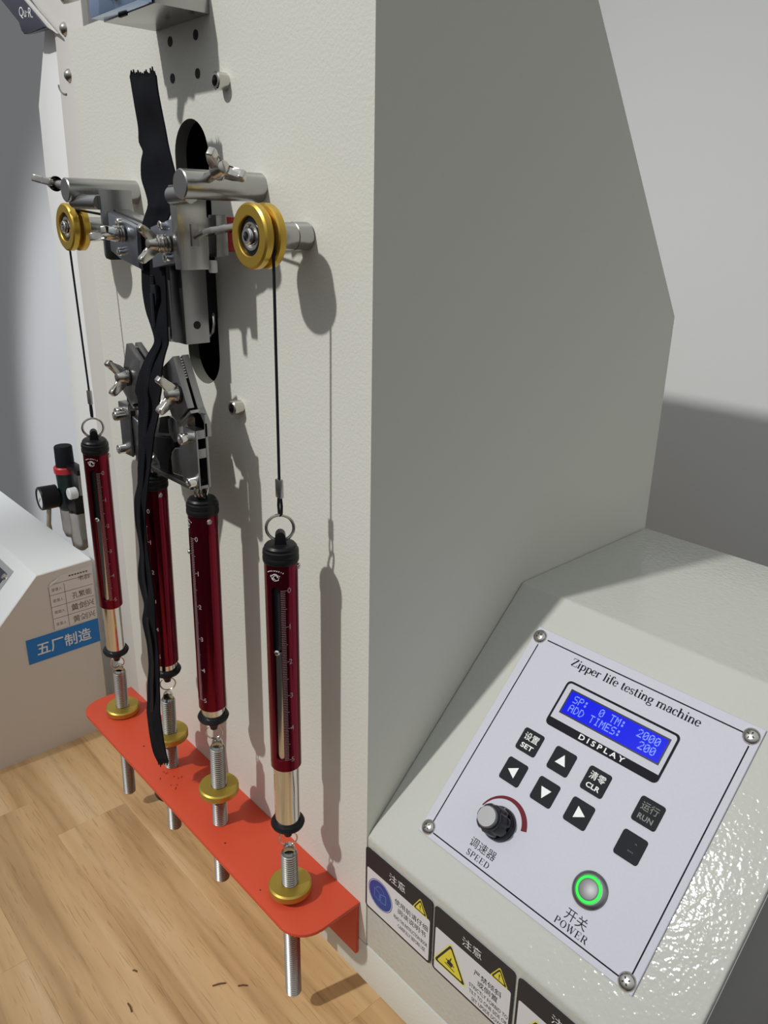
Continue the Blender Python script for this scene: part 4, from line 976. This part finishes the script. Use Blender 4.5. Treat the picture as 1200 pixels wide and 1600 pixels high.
# ------------------------------------------------------------------ warning stickers on the front of the box
def sticker(x0, label, kind):
    t = thing('warning_sticker', label, 'sticker', (x0, -0.0008, -0.0570), (PI / 2, 0, 0), 'warning stickers')
    W, H = 0.0618, 0.0507
    bk = mb('sticker_dark').prism(rrect(0, 0, W, H, 0.0026), 0, 0.0004).build('backing', t, 30)
    wf = mb('sticker_white'); z = 0.00043
    wf.poly([(p[0], p[1], z) for p in rrect(0.0016, 0.0016, W - 0.0016, H - 0.0158, 0.0014)]); wf.build('white_field', t, 0)
    z = 0.00048
    mb('ink_white').text('注意', 0.0305, H - 0.0085, 0.0066, None, z, -0.004, fit=0.0150).build('heading', t, 0)
    def tri(m, cx, cy, r, zz): m.poly([(cx + r * math.cos(a), cy + r * math.sin(a), zz) for a in [PI / 2 + 2 * PI * k / 3 for k in range(3)]])
    def rtri(m, cx, cy, r, rr, zz):
        pts = []
        for k in range(3):
            a = PI / 2 + 2 * PI * k / 3; c = (cx + (r - 2 * rr) * math.cos(a), cy + (r - 2 * rr) * math.sin(a))
            pts += [(c[0] + rr * math.cos(a + b), c[1] + rr * math.sin(a + b), zz) for b in (-PI / 3, 0, PI / 3)]
        m.poly(pts)
    wt = mb('sticker_yellow'); cx, cy = 0.0515, H - 0.0123
    rtri(wt, cx, cy, 0.0078, 0.0008, z); wt.use('sticker_dark'); rtri(wt, cx, cy, 0.0066, 0.0007, z + 0.00003); wt.use('sticker_yellow'); rtri(wt, cx, cy, 0.0048, 0.0005, z + 0.00006)
    wt.use('sticker_dark').poly([(cx - 0.0005, cy + 0.0022, z + 0.0001), (cx + 0.0005, cy + 0.0022, z + 0.0001), (cx + 0.0002, cy - 0.0006, z + 0.0001), (cx - 0.0002, cy - 0.0006, z + 0.0001)])
    wt.box((cx - 0.0004, cy - 0.0016, z + 0.00008), (cx + 0.0004, cy - 0.0010, z + 0.0001)); wt.build('caution_triangle', t, 0)
    ink = mb('ink')
    if kind == 1:
        pg = mb('sticker_blue'); cx, cy = 0.0148, 0.0194; R = 0.0118
        disc = lambda r, zz: pg.poly([(cx + r * math.cos(2 * PI * k / 40), cy + r * math.sin(2 * PI * k / 40), zz) for k in range(40)])
        disc(R, z); pg.use('sticker_white'); disc(R - 0.0005, z + 0.00003); pg.use('sticker_blue'); disc(R - 0.0009, z + 0.00006)
        pg.use('sticker_line'); zz = z + 0.0001
        for q in ([(-5.5, -4), (-0.6, -5), (-0.6, 1.5), (-5.5, 3)], [(0.6, -5), (5.5, -4), (5.5, 3), (0.6, 1.5)]):
            for i in range(4):
                a, b = V(q[i]), V(q[(i + 1) % 4]); d = (b - a).normalized(); n2 = V((-d.y, d.x)) * 0.28
                pg.poly([(cx + p.x * mm, cy + p.y * mm, zz) for p in (a + n2, b + n2, b - n2, a - n2)])
        pvv = None
        for k in range(13):
            a = PI * k / 12; vs = pg._v([(cx + r * math.cos(a), cy + 0.0035 + r * 0.9 * math.sin(a), zz) for r in (0.0034, 0.0040)])
            if pvv: pg._f([pvv[0], pvv[1], vs[1], vs[0]])
            pvv = vs
        pg.build('pictogram', t, 0)
        ink.text('使用前请仔细', 0.0437, 0.0265, 0.0047, None, z, 0.003, fit=0.0300); ink.text('阅读说明书', 0.0445, 0.0203, 0.0047, None, z, 0.003, fit=0.0252)
        ink.text('READ THE INSTRUCTION BOOK', 0.0436, 0.0133, 0.0030, None, z, 0.006, fit=0.0308); ink.text('CAREFULLY BEFORE USE', 0.0446, 0.0080, 0.0030, None, z, 0.006, fit=0.0248)
    else:
        pg = mb('sticker_glow'); cx, cy = 0.0146, 0.0160
        rtri(pg, cx, cy, 0.0168, 0.0016, z); pg.use('sticker_dark'); rtri(pg, cx, cy, 0.0150, 0.0012, z + 0.00003); pg.use('sticker_yellow'); rtri(pg, cx, cy, 0.0122, 0.0008, z + 0.00006)
        pg.use('sticker_dark'); zz = z + 0.0001
        for q in ([(-4.2, -2.8), (3.8, -4.0), (3.9, -3.3), (-4.1, -2.1)], [(-2.6, -1.6), (1.4, -2.4), (2.6, 1.2), (-1.2, 2.2)], [(-3.6, 0.8), (-3.0, 1.6), (3.6, 0.0), (3.2, -0.9)], [(-0.4, 2.2), (0.5, 2.0), (1.2, 4.6), (0.4, 4.8)]):
            pg.poly([(cx + p[0] * mm, cy + p[1] * mm, zz) for p in q]); zz += 0.00001
        pg.build('pictogram', t, 0)
        ink.text('严禁倾斜', 0.0436, 0.0262, 0.0047, None, z, 0.003, fit=0.0208); ink.text('或倒置', 0.0440, 0.0203, 0.0047, None, z, 0.003, fit=0.0152)
        ink.text('STRICTLY FORBID TO', 0.0450, 0.0142, 0.0029, None, z, 0.006, fit=0.0292); ink.text('TILT TO ONE SIDE OR', 0.0450, 0.0094, 0.0029, None, z, 0.006, fit=0.0288); ink.text('SET UPSIDE DOWN', 0.0450, 0.0046, 0.0029, None, z, 0.006, fit=0.0240)
    ink.build('lettering', t, 0)
sticker(0.0006, 'warning sticker with blue round manual symbol, nearest the tower corner', 1)
sticker(0.0642, 'warning sticker with yellow tilting triangle, second along from the tower corner', 2)
sticker(0.1283, 'warning sticker cut off by the picture edge, third along from the tower corner', 2)

# ------------------------------------------------------------------ neighbouring machine on the bench
NX = -0.472
nb = thing('testing_machine', 'white sloped control box of the neighbouring machine on the bench end', 'machine', (-0.62, 0.0, TABLE))
prof = [(-0.180, TABLE), (0.0150, TABLE), (0.0183, 0.0336), (-0.0397, 0.0314), (-0.1700, -0.1050)]
P(mb('paint_white').prism(prof, -0.80, NX - 0.0012, MYZ, 0.0006), 'control_box', nb, 40)
P(mb('side_warm_shade').prism([(p[0] + (0.0006 if i in (0, 4) else -0.0002), p[1] - (0.0006 if i > 1 else 0)) for i, p in enumerate(prof)], NX - 0.0014, NX, MYZ), 'shaded_side', nb, 20)  # side of the white box, its shade painted in
sd = V((0, -0.1303, -0.1364)).normalized()
K = frame((-0.60, -0.0397, 0.0314), V((0, -sd.z, sd.y)) * -1 if (-sd.z * -1) > 9 else V((0, sd.z, -sd.y)) * 1.0, (1, 0, 0))
nn = V((0, -0.1364, 0.1303)).normalized()
K = M4.Identity(4)
for i in range(3): K[i][0] = (1, 0, 0)[i]; K[i][1] = (-sd)[i]; K[i][2] = nn[i]
K.translation = V((-0.60, -0.0397, 0.0314)) + nn * 0.0002
dpn = P(mb('alu_edge').box((-0.15, -0.125, 0), (0.082, -0.012, 0.0015), 0.0004, K), 'panel_plate', nb)
SP(mb('navy').box((-0.14, -0.115, 0.0015), (0.076, -0.018, 0.002), 0, K), 'panel_print', dpn, nb, 0)
SP(mb('red_plastic').box((0.055, -0.050, 0.002), (0.072, -0.028, 0.004), 0.0006, K), 'red_key', dpn, nb)
SP(mb('nickel').lathe([(0.004, 0), (0.003, 0.0022), (0, 0.0026)], 18, K @ M4.Translation((0.076, -0.022, 0.0014))), 'panel_screw', dpn, nb)
MN = M4(((0, 0, 1, NX), (1, 0, 0, 0), (0, 1, 0, 0), (0, 0, 0, 1)))     # local x -> y, y -> z, z -> x
bs = thing('factory_sign', 'blue sign with white characters on the neighbouring control box', 'sign', (NX, -0.0215, -0.051))
P(mb('sign_blue').prism([(-0.0600, -0.0654), (0.0170, -0.0645), (0.0171, -0.0366), (-0.0599, -0.0369)], 0.0001, 0.0006, MN), 'backing', bs, 0)
P(mb('ink_white').text('五厂制造', -0.0212, -0.0510, 0.0148, MN, 0.0007, 0.014, fit=0.0580), 'lettering', bs, 0)
ls_ = thing('inspection_label', 'pale paper form with handwritten names above the blue sign', 'label', (NX, -0.007, -0.004))
P(mb('paper').prism([(-0.0304, -0.0346), (0.0162, -0.0356), (0.0168, 0.0262), (-0.0170, 0.0250), (-0.0215, 0.0180), (-0.0300, 0.0150)], 0.0001, 0.0004, MN), 'sheet', ls_, 0)
gl = mb('ink_brown')
for z in (0.0172, 0.0052, -0.0085, -0.0222): rect(gl, -0.0295, z, 0.0163, z + 0.0005, 0.00048, 0, MN)
for yv in (-0.0300, -0.0140): rect(gl, yv, -0.0345, yv + 0.0005, 0.0155, 0.00048, 0, MN)
P(gl, 'form_lines', ls_, 0)
tx = mb('ink_brown')
tx.text('韦群', 0.0080, 0.0170 - 0.001, 0.0062, MN, 0.0005, 0.0, fit=0.0130); tx.text('孔繁能', 0.0035, -0.0015, 0.0072, MN, 0.0005, 0.006, fit=0.0210)
tx.text('黄剑兴', 0.0030, -0.0150, 0.0080, MN, 0.0005, 0.010, fit=0.0250); tx.text('黄剑兴', 0.0030, -0.0290, 0.0080, MN, 0.0005, 0.006, fit=0.0240)
for z in (0.0110, -0.0015, -0.0150, -0.0290):
    tx.text('人', -0.0180, z, 0.0032, MN, 0.0005)
    for k in range(2):
        for h_ in (-0.0012, 0.0, 0.0012): rect(tx, -0.0270 + k * 0.0038, z + h_ - 0.0003, -0.0240 + k * 0.0038, z + h_ + 0.0003, 0.0005, 0, MN)
for k in range(7): rect(tx, -0.0080 + k * 0.0030, 0.0212, -0.0058 + k * 0.0030, 0.0230, 0.0005, 0, MN)
P(tx, 'lettering', ls_, 0)
P(mb('ink_white').prism([(-0.0300, 0.0160), (-0.0215, 0.0190), (-0.0180, 0.0240), (-0.0225, 0.0215), (-0.0260, 0.0205)], 0.0006, 0.0009, MN), 'torn_corner', ls_, 0)

# ------------------------------------------------------------------ white cabinet behind the tower's far edge
cbn = thing('equipment_cabinet', 'tall white and beige cabinet standing behind the tower at the far side', 'cabinet', (-0.44, 0.035, TABLE))
P(mb('paint_beige').prism([(-0.4260, TABLE), (-0.365, TABLE), (-0.365, 0.62), (-0.56, 0.62), (-0.4600, 0.5462), (-0.4208, 0.5176), (-0.4262, 0.40), (-0.4272, 0.34), (-0.4256, 0.21)], -0.027, -0.022, XZ, 0.0006), 'front_panel', cbn)
P(mb('paint_white').prism([(-0.5095, TABLE), (-0.412, TABLE), (-0.410, 0.545), (-0.4360, 0.545), (-0.4610, 0.5288), (-0.4971, 0.4715), (-0.5007, 0.4043), (-0.4959, 0.3236), (-0.5038, 0.1673), (-0.5082, 0.0211)], -0.045, -0.030, XZ, 0.0010), 'side_panel', cbn)
for x, z in ((-0.4006, 0.5181), (-0.4017, 0.4853)):
    P(mb('nickel').lathe([(0.0050, 0), (0.0044, 0.0016), (0.0024, 0.0034), (0, 0.004)], 20, frame((x, 0.022, z), (0, -1, 0))), 'dome_screw', cbn)
P(mb('cut_edge').tube([(-0.4100 + 0.0145 * math.cos(a), 0.0216, 0.4805 + 0.0080 * math.sin(a)) for a in [PI + PI / 2 * k / 8 for k in range(9)]], 0.0007, 6), 'panel_lip', cbn)
sg = thing('sign_bar', 'dark slanted sign bar with white letters at the picture corner', 'sign', (-0.46, 0.015, 0.54))
P(mb('navy').prism([(-0.5134, 0.5541), (-0.4772, 0.5331), (-0.4756, 0.5257), (-0.4700, 0.5225), (-0.4589, 0.5216), (-0.4190, 0.5205), (-0.4640, 0.5475), (-0.53, 0.588), (-0.56, 0.582)], -0.0200, -0.0150, XZ, 0.0010), 'bar', sg)
P(mb('paint_beige').prism([(-0.4190, 0.5205), (-0.4034, 0.5144), (-0.4598, 0.5475), (-0.527, 0.588), (-0.53, 0.588), (-0.4640, 0.5475)], -0.0185, -0.0160, XZ, 0.0004), 'edge_strip', sg)
KB = XZ @ M4.Translation((-0.4640, 0.5372, -0.0149)) @ M4.Rotation(math.radians(-10), 4, 'Z')
P(mb('ink_white').text('Qu·R.', 0.004, 0.0, 0.0085, KB, 0.0, 0.0, fit=0.030), 'lettering', sg, 0)

# ------------------------------------------------------------------ air filter regulator
rg = thing('air_filter_regulator', 'black air filter regulator with red ring, gauge and clear bowls by the cabinet', 'regulator', (-0.607, 0.05, 0.03))
rx, ry = -0.6065, 0.050
P(mb('black_soft').lathe([(0.0106, 0.1000), (0.0102, 0.1240), (0.0092, 0.1255), (0, 0.1255)], 28, M4.Translation((rx + 0.003, ry, 0))), 'adjusting_knob', rg)
P(mb('red_plastic').lathe([(0.0128, 0.0925), (0.0132, 0.0940), (0.0132, 0.0990), (0.0120, 0.1005), (0.008, 0.1010)], 28, M4.Translation((rx + 0.002, ry, 0))), 'red_ring', rg)
P(mb('green_black').lathe([(0.009, 0.046), (0.0125, 0.050), (0.0120, 0.066), (0.0105, 0.074), (0.0115, 0.0925), (0.007, 0.093)], 28, M4.Translation((rx + 0.001, ry, 0))), 'regulator_body', rg)
P(mb('black').box((rx + 0.006, ry - 0.008, 0.050), (rx + 0.040, ry + 0.009, 0.072), 0.003), 'filter_head', rg)
gg = frame((rx - 0.004, ry - 0.009, 0.0640), (-0.05, -1, 0), (0, 0, 1))
g_ = P(mb('black').lathe([(0.006, 0.0), (0.0138, 0.003), (0.0142, 0.022), (0.0130, 0.0235), (0.0120, 0.0235), (0.0120, 0.0215)], 36, gg), 'pressure_gauge', rg)
SP(mb('dial').lathe([(0.0122, 0.0219), (0, 0.0219)], 36, gg), 'dial', g_, rg, 0)
SP(mb('ink').box((-0.0004, -0.001, 0.0220), (0.0004, 0.009, 0.0222), 0, gg @ M4.Rotation(0.7, 4, 'Z')), 'needle', g_, rg, 0)
P(mb('bowl').lathe([(0.0112, 0.0480), (0.0108, 0.020), (0.0085, 0.012), (0.004, 0.009), (0, 0.008), (0, 0.010), (0.0035, 0.011), (0.0075, 0.014), (0.0094, 0.021), (0.0096, 0.0480)], 28, M4.Translation((rx - 0.0005, ry, 0))), 'filter_bowl', rg)
P(mb('bowl').lathe([(0.0105, 0.0500), (0.0105, 0.014), (0.0080, 0.005), (0.004, 0.001), (0, 0.000), (0, 0.002), (0.0035, 0.003), (0.0070, 0.007), (0.0090, 0.015), (0.0090, 0.0500)], 28, M4.Translation((rx + 0.026, ry, 0))), 'filter_bowl', rg)
P(mb('steel_dark').cyl((rx, ry, 0.014), (rx + 0.001, ry, -0.004), 0.0035, 0.0022, 12), 'drain_cock', rg)
P(mb('dial').cyl((rx + 0.040, ry - 0.004, 0.078), (rx + 0.040, ry - 0.014, 0.078), 0.0068, None, 20, 0.001), 'port_plug', rg)
P(mb('black').box((rx + 0.008, ry - 0.003, 0.099), (rx + 0.046, ry + 0.010, 0.105), 0.001), 'mounting_arm', rg)
P(mb('steel_dark').box((rx + 0.020, ry - 0.001, 0.072), (rx + 0.040, ry + 0.010, 0.099), 0.002), 'cover_cap', rg)
P(mb('hose').tube([(rx - 0.004, 0.027, 0.050), (rx - 0.006, 0.025, 0.030), (rx - 0.003, 0.026, 0.005), (rx + 0.001, 0.028, -0.03), (rx + 0.002, 0.028, -0.15)], 0.0027, 10), 'air_hose', rg)

# ------------------------------------------------------------------ wood slivers on the bench
for (x, y_, L, a, lab) in ((-0.0999, -0.0624, 0.0050, 1.1, 'longest dark wood sliver on the bench, below the bracket end'), (-0.0870, -0.0493, 0.0036, 0.9, 'thin wood sliver on the bench just beside the longest sliver'),
                           (-0.1272, -0.1224, 0.0042, -0.1, 'dark wood sliver on the bench nearest the lower picture edge'), (-0.1535, -0.1058, 0.0018, 0.5, 'tiny dark wood crumb on the bench, furthest from the machine')):
    m = mb('chip').tube([(x - math.cos(a) * L, y_ - math.sin(a) * L, TABLE + 0.0005), (x, y_ + 0.0003, TABLE + 0.0011), (x + math.cos(a) * L, y_ + math.sin(a) * L, TABLE + 0.0005)], 0.00055, 6)
    o = m.build('wood_sliver', None, 40, loc=(x, y_, TABLE)); o.location = (x, y_, TABLE); tag(o, lab, 'sliver', 'wood slivers on the bench')
